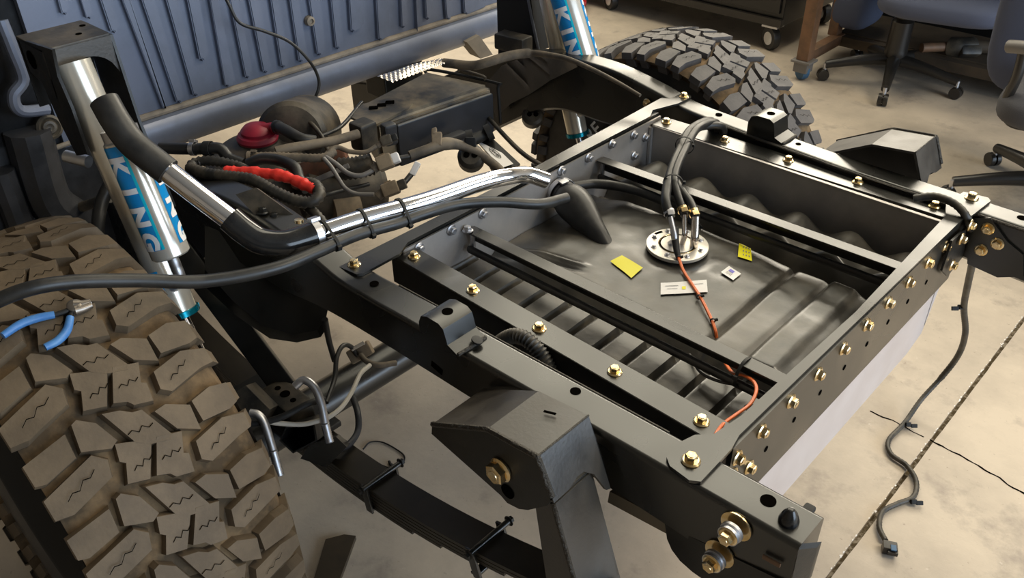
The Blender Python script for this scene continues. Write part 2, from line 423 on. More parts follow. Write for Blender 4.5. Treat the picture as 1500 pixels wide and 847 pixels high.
# drooping splash panel wrapped over the front of the far rail
def splash(b):
    top = [P(u, v, y=y) for u, v, y in ((712, 122, .955), (735, 96, .965), (765, 84, .965), (800, 82, .965), (842, 92, .945))]
    low = [P(u, v, y=y) for u, v, y in ((726, 172, .94), (748, 152, .94), (776, 138, .94), (806, 118, .94), (846, 98, .94))]
    A = [b.verts.new(q) for q in top]; B = [b.verts.new(q) for q in low]
    fs = [b.faces.new((A[i], A[i+1], B[i+1], B[i])) for i in range(4)]
    bmesh.ops.solidify(b, geom=fs, thickness=.006)
part(splash, 'splash_panel', 'dust_grey', far)

# ------------------------------------------------------------------ tank cradle: cross bars and side angles
fx = thing('front_cross_bar', 'black steel cross bar between fuel tank and chrome filler pipe', 'cross bar', (0, .5, .70))
fx.name = 'cross_bar'
def fbar(b):
    y1 = fcy(0)+.022
    pts = [(-.014, -.022), (.030, -.016), (.036, -.006), (.034, .078), (.016, .112), (.013, .86), (-.004, .893), (.018, .965), (.020, y1-.004), (.012, y1+.006), (-.034, y1+.006), (-.022, .72), (-.012, .44)]
    prism(b, [(x, y, H+.0005) for x, y in pts], (0, 0, .005))
part(fbar, 'top_plate', 'black_paint', fx)
part(lambda b: box(b, -.008, .009, .09, .90, .70, H), 'web', 'black_steel', fx)
bolt(fx, (0.003, .0, H+.0055)); bolt(fx, (.006, 1.008, H+.0055))
rx = thing('rear_cross_bar', 'black angle iron cross bar with a row of gold bolts in its face', 'cross bar', (.71, .5, .63))
rx.name = 'cross_bar'
def rbar(b):
    pts = [(.680, -.024), (.712, -.028), (.724, -.020), (.722, .055), (.716, .085), (.722, .86), (.73, .885), (.736, .965), (.728, .975), (.684, .968), (.676, .90), (.694, .85), (.706, .45), (.698, .12), (.690, .064), (.672, .045), (.663, .012), (.668, -.014)]
    prism(b, [(x, y, H+.0005) for x, y in pts], (0, 0, .005))
part(rbar, 'top_plate', 'black_paint', rx)
part(lambda b: box(b, .714, .7215, .062, .90, .632, H), 'face_plate', 'black_paint', rx)
for k in range(8):
    y = .14+.0824*k; z = .757; bolt(rx, (.7215, y, z), (1, 0, 0))
    part(lambda b: lathe(b, [(.005, 0), (.005, .001), (0, .001)], (.7212, y+.03, .70), (1, 0, 0), seg=14), 'slot_hole', 'sipe', rx)
for y, z in ((.078, .752), (.074, .722), (.122, .70), (.80, .752)): bolt(rx, (.7215, y, z), (1, 0, 0))
bolt(rx, (.695, .001, H+.0055), scale=1.1); bolt(rx, (.705, .951, H+.0055), scale=1.1)
# end gussets of the rear bar against the far rail
def gus(b):
    prism(b, [P(u, v, x=.728) for u, v in ((1392, 352), (1412, 334), (1410, 372), (1385, 404), (1377, 396))], (.004, 0, 0))
part(gus, 'gusset', 'black_steel', rx)
for u, v in ((1408, 350), (1394, 388), (1421, 330)): bolt(rx, P(u, v, x=.736), (1, 0, 0))
def side(y0, y1, ys, lab, inner, dr):
    t = thing('side_angle', lab, 'side angle', (.35, (y0+y1)/2, .70))
    def fl_(b):
        prism(b, [(.018, y0, H-.017), (.70, y0+dr, H-.017), (.70, y1+dr, H-.017), (.018, y1, H-.017)], (0, 0, .005)); bmesh.ops.bevel(b, geom=b.edges[:], offset=.0008, segments=2, affect='EDGES')
    part(fl_, 'top_flange', 'black_paint', t)
    yy = y0 if inner else y1-.004
    part(lambda b: prism(b, [(.018, yy, .70), (.70, yy+dr, .70), (.70, yy+dr+.004, .70), (.018, yy+.004, .70)], (0, 0, H-.0165-.70)), 'web', 'black_steel', t)
    for k in range(5): bolt(t, (.04+.154*k, ys+dr*k/4, H-.012))
    return t
side(.081, .128, .104, 'black angle iron with five gold bolts on the muddy tyre side', True, -.015)
side(.858, .914, .888, 'black angle iron with five gold bolts next to the black hose bundle', False, .018)
# skid box of bare sheet round the tank
sk = thing('skid_box', 'bare aluminium box holding the black fuel tank', 'skid plate', (.36, .5, .524))
part(lambda b: box(b, .012, .016, .10, .90, .53, .774), 'front_wall', 'aluminium', sk)
part(lambda b: box(b, .016, .714, .862, .866, .53, .766), 'far_wall', 'aluminium', sk)
part(lambda b: box(b, .016, .714, .104, .108, .53, .762), 'near_wall', 'aluminium', sk)
part(lambda b: box(b, .022, .704, .857, .8635, .7625, .7665, .001), 'wall_lip', 'aluminium', sk)
part(lambda b: prism(b, [(.7095, .062, .70), (.7095, .90, .70), (.7095, .90, .655), (.7095, .862, .512), (.7095, .80, .495), (.7095, .20, .487), (.7095, .062, .53)], (.0045, 0, 0)), 'rear_wall', 'bare_sheet', sk)
part(lambda b: box(b, .014, .712, .13, .862, .524, .53), 'bottom', 'bare_sheet', sk)
part(lambda b: (tube(b, [(.019, .858, .762), (.019, .858, .6)], .006, seg=8, n=1)), 'corner_seam', 'aluminium', sk)
for u, v in ((614, 363), (661, 337), (707, 313), (862, 231), (896, 211), (928, 198), (822, 250), (945, 201), (929, 228)):
    bolt(sk, P(u, v, x=.017), (1, 0, 0), .95, 'zinc')

# ------------------------------------------------------------------ fuel tank
tk = thing('fuel_tank', 'black moulded plastic fuel tank with ribbed edges inside the aluminium box', 'fuel tank', (.36, .5, .531))
sm = lambda a, b, t: 0 if t <= a else 1 if t >= b else ((t-a)/(b-a))**2*(3-2*(t-a)/(b-a))
FC = Vector((.311, .547, .70))
def tz(x, y):
    plate = .652 + .036*sm(.30, .35, y)*(1-sm(.64, .676, y))
    crown = .012*math.exp(-(((x-.33)/.17)**2+((y-.53)/.14)**2))
    z = plate+crown
    r = math.hypot(x-FC.x, y-FC.y)
    z = z*(sm(.062, .10, r)) + .6935*(1-sm(.062, .10, r))
    def ribs(off): 
        f = ((x-off) % .0585)/.0585; g = min(f, 1-f)
        return sm(.03, .13, g)
    if y < .30:
        h = (sm(.108, .165, y))*(1-sm(.275, .298, y))
        z = .632 + .052*h*(.66+.34*ribs(.03)) + .02*sm(.28, .30, y)
    if y > .68:
        h = sm(.69, .72, y)*(1-sm(.82, .86, y)*.8)
        f = ((x-.02) % .117)/.117; f = .5-.5*math.cos(2*math.pi*f)
        z = .642 + .062*h*(.55+.45*f)
    # cross steps moulded towards the rear
    if .30 <= y <= .68:
        e = sm(.30, .35, y)*(1-sm(.64, .68, y))
        z -= .010*e*(math.exp(-((x-.515)/.006)**2) + math.exp(-((x-.585)/.006)**2))
        z += .008*e*sm(.575, .59, x)*(1-sm(.63, .65, x)) - .012*e*sm(.64, .69, x)
        z -= .020*(1-sm(.03, .13, x))*e
        z += .004*e*math.exp(-((y-.36-.2*(x-.1))/.006)**2)*(1-sm(.19, .24, x)) - .004*e*math.exp(-((y-.34-.2*(x-.1))/.005)**2)*(1-sm(.19, .24, x))
    z += .0025*noise.noise((x*9, y*9, 0)) + .0016*noise.noise((x*24, y*24, 4))*(1 if .30 < y < .68 else .4)
    return z
def tank(b):
    nx, ny = 200, 190; x0, x1, y0, y1 = .018, .708, .110, .861
    g = [[b.verts.new((x0+(x1-x0)*i/nx, y0+(y1-y0)*j/ny, tz(x0+(x1-x0)*i/nx, y0+(y1-y0)*j/ny))) for j in range(ny+1)] for i in range(nx+1)]
    for i in range(nx):
        for j in range(ny): b.faces.new((g[i][j], g[i+1][j], g[i+1][j+1], g[i][j+1]))
    lo = {}
    bd = [g[i][0] for i in range(nx+1)] + [g[nx][j] for j in range(1, ny+1)] + [g[i][ny] for i in range(nx-1, -1, -1)] + [g[0][j] for j in range(ny-1, 0, -1)]
    L = [b.verts.new((v.co.x, v.co.y, .531)) for v in bd]
    for k in range(len(bd)): b.faces.new((bd[k], bd[(k+1) % len(bd)], L[(k+1) % len(bd)], L[k]))
part(tank, 'shell', 'tank_plastic', tk, angle=50)
# filler neck hump
nk = [(.040, .522, .722), (.075, .512, .720), (.12, .498, .708), (.165, .484, .692), (.205, .472, .672)]
tubepart('filler_neck', 'rubber', tk, nk, lambda t: .030+.014*math.sin(math.pi*min(1, t*1.5))*(1-t)-.016*t*t, seg=28, n=6)
ring_tie(tk, 'hose_clamp', (.030, .525, .724), (1, -.28, 0), .033, .012, 'zinc', (0.3, -.2, 1))
tubepart('rubber_collar', 'rubber', tk, [(.018, .529, .725), (.05, .52, .722)], .0315, seg=24)
# sender plate
sp = part(lambda b: lathe(b, [(0, -.004), (.0595, -.004), (.061, -.002), (.061, .0035), (.0595, .0045), (.036, .0045), (.035, .003), (.033, .003), (.032, .0052), (0, .0065)], FC, seg=64), 'sender_plate', 'sender_metal', tk)
part(lambda b: lathe(b, [(.0355, .0046), (.0365, .0056), (.0375, .0046)], FC, seg=48), 'seal_ring', 'gold_zinc', sp)
for k in range(8):
    a = 2*math.pi*k/8+.2; bolt(sp, FC+Vector((.049*math.cos(a), .049*math.sin(a), .0045)), scale=.5, m='zinc')
part(lambda b: obox(b, FC+Vector((-.052, .01, .0047)), (.3, 1, 0), (1, -.3, 0), (0, 0, 1), .018, .006, .0006), 'stamped_mark', 'sipe', sp)
def label(name, pix, m, marks=()):
    q = [P(u, v, z=.7) for u, v in pix]; c = sum(q, Vector())/4
    def f(b):
        n = 6; G = [[None]*(n+1) for _ in range(n+1)]
        for i in range(n+1):
            for j in range(n+1):
                s, t = i/n, j/n; w = q[0]*(1-s)*(1-t)+q[1]*s*(1-t)+q[2]*s*t+q[3]*(1-s)*t
                G[i][j] = b.verts.new((w.x, w.y, tz(w.x, w.y)+.003))
        for i in range(n):
            for j in range(n): b.faces.new((G[i][j], G[i+1][j], G[i+1][j+1], G[i][j+1]))
    o = part(f, name, m, tk)
    for (s0, s1, t0, t1, mm) in marks:
        def g(b):
            vs = []
            for s, t in ((s0, t0), (s1, t0), (s1, t1), (s0, t1)):
                w = q[0]*(1-s)*(1-t)+q[1]*s*(1-t)+q[2]*s*t+q[3]*(1-s)*t; vs.append(b.verts.new((w.x, w.y, tz(w.x, w.y)+.0036)))
            b.faces.new(vs)
        part(g, 'print_mark', mm, o)
label('warning_sticker', [(894, 380), (911, 373), (942, 391), (925, 405)], 'yellow_label')
label('warning_sticker', [(1083, 354), (1100, 357), (1102, 380), (1081, 375)], 'yellow_label', [(.35+.22*i, .43+.22*i, .2+.25*j, .3+.25*j, 'grey_print') for i in range(3) for j in range(3)])
label('data_label', [(968, 413), (1035, 410), (1037, 426), (968, 429)], 'white_label', [(.46, .54, .42, .68, 'yellow_label'), (.1, .38, .3, .34, 'grey_print'), (.14, .36, .55, .58, 'grey_print'), (.7, .92, .3, .33, 'grey_print')])
label('data_label', [(1056, 398), (1068, 389), (1086, 400), (1074, 410)], 'white_label', [(.55, .82, .25, .6, 'blue_print')] + [(.2, .48, .25+.09*k, .28+.09*k, 'grey_print') for k in range(5)])
# hold-down bars over the tank
def hbar(name, a, c, lab):
    a, c = Vector(a), Vector(c); d = (c-a).normalized(); s = Vector((-d.y, d.x, 0)).normalized(); u = s.cross(d)*-1
    if u.z < 0: u = -u
    t = thing('tank_strap', lab, 'tank strap', (a+c)/2)
    part(lambda b: obox(b, (a+c)/2, d, s, u, (c-a).length, .026, .004, .0008), 'top_flange', 'black_paint', t)
    part(lambda b: obox(b, (a+c)/2+s*.011-u*.015, d, s, u, (c-a).length, .004, .030, .0006), 'web', 'black_paint', t)
    part(lambda b: obox(b, (a+c)/2-s*.012-u*.036, d, s, u, (c-a).length*.985, .012, .016, .006), 'rubber_pad', 'rubber', t)
    q = a+d*.012-u*.02
    part(lambda b: tube(b, [a+d*.008-u*.004, a+d*.008-u*.045], .005, seg=10, n=1), 'stud', 'zinc', t)
    return t
s1 = hbar('strap', (.019, .263, .748), (.712, .263, .752), 'black hold-down bar over the tank near the white data label')
bolt(s1, (.026, .252, .752), m='zinc', scale=.9)
hbar('strap', (.019, .668, .748), (.712, .680, .752), 'black hold-down bar over the tank running under the hose bundle')

# ------------------------------------------------------------------ hoses on the tank
hz = []
def hose(name, lab, cat, pts, r, m='rubber', **k):
    o = tubepart(name, m, None, pts, r, **k); return tag(o, lab, cat)
hb = thing('hose_bundle', 'three black fuel hoses tied together rising from the tank sender plate', 'fuel hose', FC+Vector((0, 0, .005)))
end = [(.17, .878, .800), (.155, .915, .792), (.15, .935, .74), (.15, .938, .66)]
runs = [[(988, 345, .735), (982, 318, .762), (975, 292, .782), (982, 255, .795), (995, 222, .803), (1012, 190, .806)],
        [(1003, 340, .735), (1003, 315, .762), (992, 285, .782), (988, 258, .797), (1002, 222, .807), (1022, 188, .808)],
        [(1018, 345, .735), (1019, 318, .764), (1010, 295, .776), (992, 270, .784), (986, 250, .79), (998, 220, .797), (1016, 190, .80)]]
for i, rn in enumerate(runs):
    q = [P(u, v, z=z) for u, v, z in rn]
    e = [Vector(x)+Vector((-.014+.014*i, 0, -.004*(i == 2))) for x in end[1:]]
    tubepart('hose', 'rubber', hb, q[1:]+e, .0088 if i else .0098, seg=14)
    tubepart('fitting', 'zinc' if i == 0 else 'heat_shield', hb, [FC+Vector((-.012+.02*i, -.008+.012*i, .004)), q[0]-Vector((0, 0, .012)), q[0], q[1]], .0055 if i < 2 else .008, seg=12)
    ring_tie(hb, 'hose_clamp', q[1]+(q[2]-q[1])*.25, q[2]-q[1], .0095, .008, 'gold_zinc' if i else 'zinc', (0.5, -.5, .5))
ring_tie(hb, 'zip_tie', P(1003, 213, z=.803), P(1012, 190, z=.806)-P(995, 222, z=.803), .019, .004, 'matte_black', (1, 0, .3))
ring_tie(hb, 'zip_tie', P(986, 268, z=.79), P(992, 222, z=.803)-P(980, 270, z=.79), .019, .004, 'matte_black', (1, .5, .2))
# sender pigtail and orange wire
sw = thing('sender_wire', 'orange wire running from the sender plate under the hold-down bar to the rear', 'wire', P(1000, 400, z=.7))
tubepart('connector', 'matte_black', sw, [P(988, 335, z=.735), P(989, 350, z=.727), P(991, 366, z=.716), P(994, 378, z=.708)], lambda t: .0085-.0035*t, seg=10)
w = [(993, 377, .709), (1000, 396, .703), (1012, 415, .70), (1026, 437, .698), (1040, 465, .695), (1047, 484, .69), (1050, 500, .675), (1058, 525, .672), (1072, 546, .715), (1088, 550, .735), (1103, 559, .745), (1107, 573, .748), (1098, 592, .75), (1078, 607, .755), (1060, 620, .765), (1049, 634, .776), (1046, 642, .776)]
for dx, m in ((0, 'orange_wire'), (3.0, 'orange_wire')):
    tubepart('wire', m, sw, [P(u+dx*.5, v, z=z+.001) for u, v, z in w], .0021, seg=8)
for u, v, z in ((993, 378, .709), (1023, 435, .70), (1043, 470, .696), (1094, 597, .737)):
    ring_tie(sw, 'zip_tie', P(u+1, v, z=z), (.6, -.6, 0), .0035, .003, 'matte_black', (1, 1, .5))
# cut strap end with zip tie at the rear of the near hold-down bar
ring_tie(s1, 'zip_tie', (.625, .262, .732), (1, 0, 0), .024, .005, 'matte_black', (0, -1, .2))
tubepart('loom_tail', 'rubber', s1, [P(1010, 520, z=.69), P(1030, 548, z=.695), P(1070, 562, z=.70), P(1100, 556, z=.71)], .003, seg=8)
# vent hose to the neck inside the box
hose('vent_hose', 'black rubber vent hose looping over the tank towards the hose bundle', 'hose', [(-.03, .50, .727), (.03, .545, .732), (.06, .60, .728), (.12, .64, .722), (.19, .66, .712), (.25, .665, .70), (.30, .64, .69)], .0105, seg=14)
# corrugated loom coming out of the near rail gap
hose('wiring_loom', 'ribbed black loom bulging up between near chassis rail and side angle', 'wiring loom', [(.27, .05, .70), (.315, .055, .755), (.345, .058, .772), (.375, .060, .765), (.40, .062, .735), (.42, .064, .68)], .0115, m='loom', corr=.0016, step=.003, seg=14)

# ------------------------------------------------------------------ tyres
NP = 24; PITCH = 2*math.pi/NP
BLK = {  # outlines over one pitch: (across the tread, along it), metres at the tread surface
 'hex': [(-.031, .037), (-.010, .030), (.002, .020), (.014, .017), (.031, -.030), (.027, -.037), (.001, -.029), (-.014, -.017)],
 'pair_a': [(-.038, .110), (.004, .092), (-.022, .047), (-.049, .056), (-.038, .081), (-.044, .087)],
 'pair_b': [(.013, .090), (.045, .080), (.033, .053), (.039, .049), (.034, .023), (.010, .030), (.005, .038), (-.011, .045)],
 'left_pent': [(-.071, .044), (-.063, .047), (-.045, .031), (-.034, -.002), (-.045, -.008), (-.078, .007)],
 'right_pent': [(.029, .006), (.046, .008), (.074, -.009), (.070, -.046), (.043, -.029)],
 'left_siped': [(-.145, .090), (-.072, .112), (-.058, .097), (-.064, .074), (-.122, .056), (-.145, .060)],
 'left_plain': [(-.145, .027), (-.086, .037), (-.089, .003), (-.132, -.008), (-.145, -.004)],
 'right_siped': [(.058, .058), (.105, .068), (.140, .058), (.140, .034), (.116, .033), (.065, .022), (.053, .032)],
 'right_plain': [(.081, -.006), (.112, .000), (.140, -.006), (.140, -.038), (.124, -.042), (.081, -.038)],
}
SIPE = {'hex': (-.018, -.004, .018, -.006), 'pair_a': (-.034, .066, -.004, .074), 'pair_b': (.004, .060, .034, .062), 'left_siped': (-.122, .074, -.076, .095), 'right_siped': (.070, .036, .104, .054)}
def tyre(root, cx, cy, cz, R, mblock, mirror=1, lettering=None, slim=1, slim2=1):
    k = R/.45
    def cyl(u, s, r):
        rr = r - .38*u*u*(1 if abs(u) < .1 else 1) - max(0, abs(u)-.115)*.25
        a = s/.45
        return Vector((cx+rr*k*math.cos(a), cy+mirror*u, cz+rr*k*math.sin(a)))
    # carcass
    prof = [(.225, -.115), (.26, -.138*slim), (.31, -.152*slim), (.36, -.155*slim), (.40, -.148*slim), (.418, -.138), (.428, -.11), (.434, -.05), (.434, .05), (.428, .11), (.418, .134), (.40, .145*slim2), (.36, .152*slim2), (.31, .150*slim2), (.26, .136*slim2), (.225, .113*slim2)]
    body = part(lambda b: lathe(b, [(r*k, h*mirror) for r, h in prof], (cx, cy, cz), (0, 1, 0), seg=96, closed=True), 'carcass', 'tyre_groove', root)
    def wall(b):
        for sgn in (-1, 1):
            lathe(b, [(.22*k, sgn*.117*(slim2 if sgn*mirror > 0 else slim)), (.26*k, sgn*.140*(slim2 if sgn*mirror > 0 else slim)), (.31*k, sgn*.1545*(slim2 if sgn*mirror > 0 else slim)), (.36*k, sgn*.157*(slim2 if sgn*mirror > 0 else slim)), (.395*k, sgn*.1515*(slim2 if sgn*mirror > 0 else slim)), (.385*k, sgn*.147*(slim2 if sgn*mirror > 0 else slim)), (.31*k, sgn*.146*(slim2 if sgn*mirror > 0 else slim)), (.22*k, sgn*.11*(slim2 if sgn*mirror > 0 else slim))], (cx, cy, cz), (0, 1, 0), seg=96, closed=True)
    part(wall, 'sidewall', 'tyre_dark', root)
    def rim(b):
        lathe(b, [(.222*k, -.115), (.235*k, -.118), (.235*k, -.108), (.20*k, -.08), (.19*k, .08), (.235*k, .106), (.235*k, .118), (.222*k, .115), (.18*k, .07), (.18*k, -.07)], (cx, cy, cz), (0, 1, 0), seg=64, closed=True)
        lathe(b, [(0, -.02), (.19*k, -.03), (.19*k, .0), (0, .01)], (cx, cy, cz), (0, 1, 0), seg=48)
    part(rim, 'wheel_rim', 'matte_black', root)
    for nm, poly in BLK.items():
        def f(b):
            cu = sum(u for u, s in poly)/len(poly); cs = sum(s for u, s in poly)/len(poly)
            top = [cyl(u if abs(u) > .139 else cu+(u-cu)*1.04, cs+(s-cs)*1.05, .45) for u, s in poly]
            cu = sum(u for u, s in poly)/len(poly); cs = sum(s for u, s in poly)/len(poly)
            edge = [abs(u) > .139 for u, s in poly]
            ex = 1.16
            bot = [cyl(u if e else cu+(u-cu)*ex, cs+(s-cs)*ex, .432) for (u, s), e in zip(poly, edge)]
            t = [b.verts.new(p) for p in top]; c = [b.verts.new(p) for p in bot]; n = len(t)
            b.faces.new(t)
            for i in range(n): b.faces.new((t[i], t[(i+1) % n], c[(i+1) % n], c[i]))
            # shoulder lug running down the side of the tyre
            ei = [i for i in range(n) if edge[i] and edge[(i+1) % n]]
            for i in ei:
                (u0, s0), (u1, s1) = poly[i], poly[(i+1) % n]; sg = 1 if u0 > 0 else -1
                q = [cyl(u0, s0, .45), cyl(u1, s1, .45)]
                low = []
                for s in (s0, s1):
                    a = s/.45; low.append(Vector((cx+.392*k*math.cos(a), cy+mirror*sg*.160*(slim if sg < 0 else slim2), cz+.392*k*math.sin(a))))
                inn = [Vector((v.x, cy+(v.y-cy)*.84, v.z)) for v in (*q, *low)]
                A = [b.verts.new(p) for p in (q[0], q[1], low[1], low[0])]; B = [b.verts.new(p) for p in (inn[0], inn[1], inn[3], inn[2])]
                b.faces.new(A)
                for j in range(4): b.faces.new((A[j], A[(j+1) % 4], B[(j+1) % 4], B[j]))
            if nm in SIPE:
                u0, s0, u1, s1 = SIPE[nm]; m = 5; L = []
                for j in range(m+1):
                    f_ = j/m; z = (.0032 if j % 2 else -.0032) if 0 < j < m else 0
                    u = u0+(u1-u0)*f_; s = s0+(s1-s0)*f_+z; L.append((b.verts.new(cyl(u, s-.0007, .4506)), b.verts.new(cyl(u, s+.0007, .4506))))
                for a, c2 in zip(L, L[1:]): b.faces.new((a[0], a[1], c2[1], c2[0])).material_index = 1
        ph = .469-.006   # the arc position of the first hexagonal block
        o = part(f, 'tread_block', [mblock, 'sipe'], root, angle=20)
        o0 = o
        for j in range(NP):
            if j == 0: q = o0
            else:
                q = o0.copy(); COL.objects.link(q); q.parent = root; q.matrix_parent_inverse = o0.matrix_parent_inverse.copy()
            a = -(ph/.45 + PITCH*j)
            c = Vector((cx, cy, cz)); Rm = Matrix.Translation(c) @ Matrix.Rotation(a, 4, 'Y') @ Matrix.Translation(-c)
            q.matrix_basis = Rm
    if lettering: lettering(root)
    return root
t1 = thing('tyre', 'mud-dusted off-road tyre with blue-handled pliers lying on it', 'tyre', (-.245, -.444, 0))
tyre(t1, -.245, -.444, .452, .45, 'tyre', slim=.78)
t2 = thing('tyre', 'clean grey off-road tyre on the chair side of the chassis', 'tyre', (-.135, 1.205, 0))
tyre(t2, -.135, 1.205, .425, .425, 'tyre_far', mirror=-1, slim2=.76)

# ------------------------------------------------------------------ writing
def text_mesh(body, size, name='t', bold=0):
    cu = bpy.data.curves.new(name, 'FONT'); cu.body = body; cu.size = size; cu.align_x = 'CENTER'; cu.align_y = 'CENTER'
    cu.offset = bold; cu.resolution_u = 4
    o = bpy.data.objects.new(name, cu); COL.objects.link(o); bpy.context.view_layer.update()
    dg = bpy.context.evaluated_depsgraph_get(); me = bpy.data.meshes.new_from_object(o.evaluated_get(dg))
    bpy.data.objects.remove(o); bm = bmesh.new(); bm.from_mesh(me); bpy.data.meshes.remove(me)
    return bm
# lettering on the hidden-side sidewall of the far tyre
def flat_text(body, size, c, xdir, ydir, name, m, parent, lift=.0005, bold=0):
    bm = text_mesh(body, size, bold=bold); X = Vector(xdir).normalized(); Y = Vector(ydir).normalized(); N = X.cross(Y)
    for v in bm.verts: v.co = Vector(c)+X*v.co.x+Y*v.co.y+N*lift
    return finish(bm, name, m, parent, smooth=False)
_c = P(870, 194, y=1.205-.157*.76-.002)
flat_text('RE', .055, _c, (.62, 0, .78), (-.78, 0, .62), 'sidewall_lettering', 'white_label', t2, .002, .001)

# ------------------------------------------------------------------ shock absorbers
def frame_of(a, b, toward):
    ax = (b-a).normalized(); n = (toward-(a+b)/2); n = (n-ax*n.dot(ax)).normalized(); return ax, n, ax.cross(n)
def decal(root, par, a, b, r, t0, t1, a0, a1, m, name, lift=.0006):
    """strip of a cylinder: t along a->b, angle measured from the camera side"""
    ax, n, s = frame_of(a, b, CAM); L = (b-a).length
    def f(bm):
        k = 14; lo, hi = [], []
        for i in range(k+1):
            g = math.radians(a0+(a1-a0)*i/k); d = n*math.cos(g)+s*math.sin(g)
            lo.append(bm.verts.new(a+ax*(L*t0)+d*(r+lift))); hi.append(bm.verts.new(a+ax*(L*t1)+d*(r+lift)))
        for i in range(k): bm.faces.new((lo[i], lo[i+1], hi[i+1], hi[i]))
    return part(f, name, m, par)
def cyl_text(par, body, a, b, r, t_mid, ang, size, space, m, name, lift=.0012):
    """letters running down a cylinder, each turned a quarter so that its top faces right"""
    ax, n, s = frame_of(a, b, CAM); L = (b-a).length
    right = RT-ax*RT.dot(ax)
    sg = 1 if s.dot(right) > 0 else -1
    bm = bmesh.new(); tot = (len(body)-1)*space
    for i, ch in enumerate(body):
        t = text_mesh(ch, size, bold=size*.055)
        for k in range(-8, 9):
            bmesh.ops.bisect_plane(t, geom=t.verts[:]+t.edges[:]+t.faces[:], plane_co=(0, k*size*.06, 0), plane_no=(0, 1, 0))
        mp = {}
        for v in t.verts:
            along = L*t_mid - tot/2 + i*space + v.co.x*1.05; g = math.radians(ang) + sg*v.co.y*.95/r
            d = n*math.cos(g)+s*math.sin(g); mp[v] = bm.verts.new(a+ax*along+d*(r+lift))
        for f in t.faces:
            try: bm.faces.new([mp[v] for v in f.verts])
            except ValueError: pass
        t.free()
    return finish(bm, name, m, par, smooth=False)
def shock(label, A, B, Ra, Rb, shaft_end, rb, rr, tm, letters, side):
    t = thing('shock_absorber', label, 'shock absorber', shaft_end, 'long-travel shock absorbers')
    ax = (B-A).normalized()
    part(lambda b: lathe(b, [(0, 0), (rb, 0), (rb, (B-A).length), (0, (B-A).length)], A, ax, seg=40), 'body', 'shock_metal', t)
    cp = part(lambda b: lathe(b, [(rb, 0), (rb+.0025, .001), (rb+.0025, .012), (rb*.8, .015), (0, .015)], B-ax*.008, ax, seg=40), 'end_cap', 'teal', t)
    for k in range(10):
        g = 2*math.pi*k/10; q = ax.orthogonal().normalized(); q = Quaternion(ax, g) @ q
        part(lambda b: obox(b, B-ax*.002+q*(rb+.0025), ax, q, ax.cross(q), .008, .002, .006, .0004), 'cap_lug', 'teal', cp)
    tubepart('shaft', 'chrome', t, [B, shaft_end], .0095, seg=20, n=1)
    part(lambda b: lathe(b, [(.0, -.026), (.021, -.026), (.021, .026), (0, .026)], shaft_end+ax*.012, (0, 1, 0), seg=24), 'lower_eye', 'zinc', t)
    rx_ = (Rb-Ra).normalized(); RL = (Rb-Ra).length
    rs = part(lambda b: lathe(b, [(0, 0), (rr*.9, 0), (rr, .003), (rr, RL-.003), (rr*.93, RL), (0, RL)], Ra, rx_, seg=48), 'reservoir', 'shock_metal', t)
    part(lambda b: lathe(b, [(rr*.9, -.018), (rr*.9, 0), (.0, 0), (0, -.018)], Ra, rx_, seg=40), 'reservoir_neck', 'zinc', rs)
    d0, d1 = letters[0]
    decal(t, rs, Ra, Rb, rr, .03, .90, d0, d1, 'king_blue', 'decal')
    decal(t, rs, Ra, Rb, rr, .03, .90, d1-3*side, d1+5*side, 'king_cyan', 'decal_edge', .0008)
    cyl_text(rs, 'KING', Ra, Rb, rr, tm, (d0+d1)/2, letters[1], letters[2], 'white_print', 'lettering')
    d0b = d1+letters[3]*side
    decal(t, rs, Ra, Rb, rr, .03, .90, d0b, d0b+75*side, 'king_blue', 'decal')
    cyl_text(rs, 'KING', Ra, Rb, rr, tm, d0b+34*side, letters[1], letters[2], 'white_print', 'lettering')
    # fitting joining reservoir to body
    tubepart('reservoir_fitting', 'zinc', t, [Rb-rx_*.002, Rb+rx_*.02, Rb+rx_*.035+(B-Rb)*.12, B-ax*.05], .010, seg=14)
    for q in (.12, .8):
        c = A+(B-A)*q
    return t
ys_ = -.195
A = P(105, 92, y=ys_); B = P(266, 458, y=ys_); SE = P(338, 606, y=ys_+.02)
Ra = P(180, 203, y=ys_-.012); Rb = P(251, 374, y=ys_-.012)
ax, n, s = frame_of(Ra, Rb, CAM); sd = 1 if s.dot(RT) > 0 else -1
n1 = shock('chrome shock with blue lettered reservoir next to the muddy tyre', A, B, Ra, Rb, SE, .0315, .0335, .50, ((-84*sd, -14*sd), .044, .0455, 52), sd)
part(lambda b: lathe(b, [(0, 0), (.012, 0), (.012, .05), (0, .05)], P(130, 237, y=ys_-.0), (-.8, -.4, .1), seg=20), 'side_pin', 'zinc', n1)
decal(n1, n1, A, B, .0315, .80, .975, -60*sd, -20*sd, 'king_blue', 'decal')
# far shock: seen above the rail arch
yf = 1.056
A2 = P(800, -60, y=yf); B2 = P(846, 196, y=yf); S2 = P(856, 232, y=yf)
Ra2 = P(808, -70, y=yf-.02); Rb2 = P(868, 128, y=yf-.02)
ax, n, s = frame_of(Ra2, Rb2, CAM); sd2 = 1 if s.dot(RT) > 0 else -1
n2 = shock('chrome shock with blue lettered reservoir rising behind the arched rail', A2+RT*-.012, B2, Ra2, Rb2, S2, .030, .040, .615, ((-72*sd2, -4*sd2), .054, .044, 62), sd2)

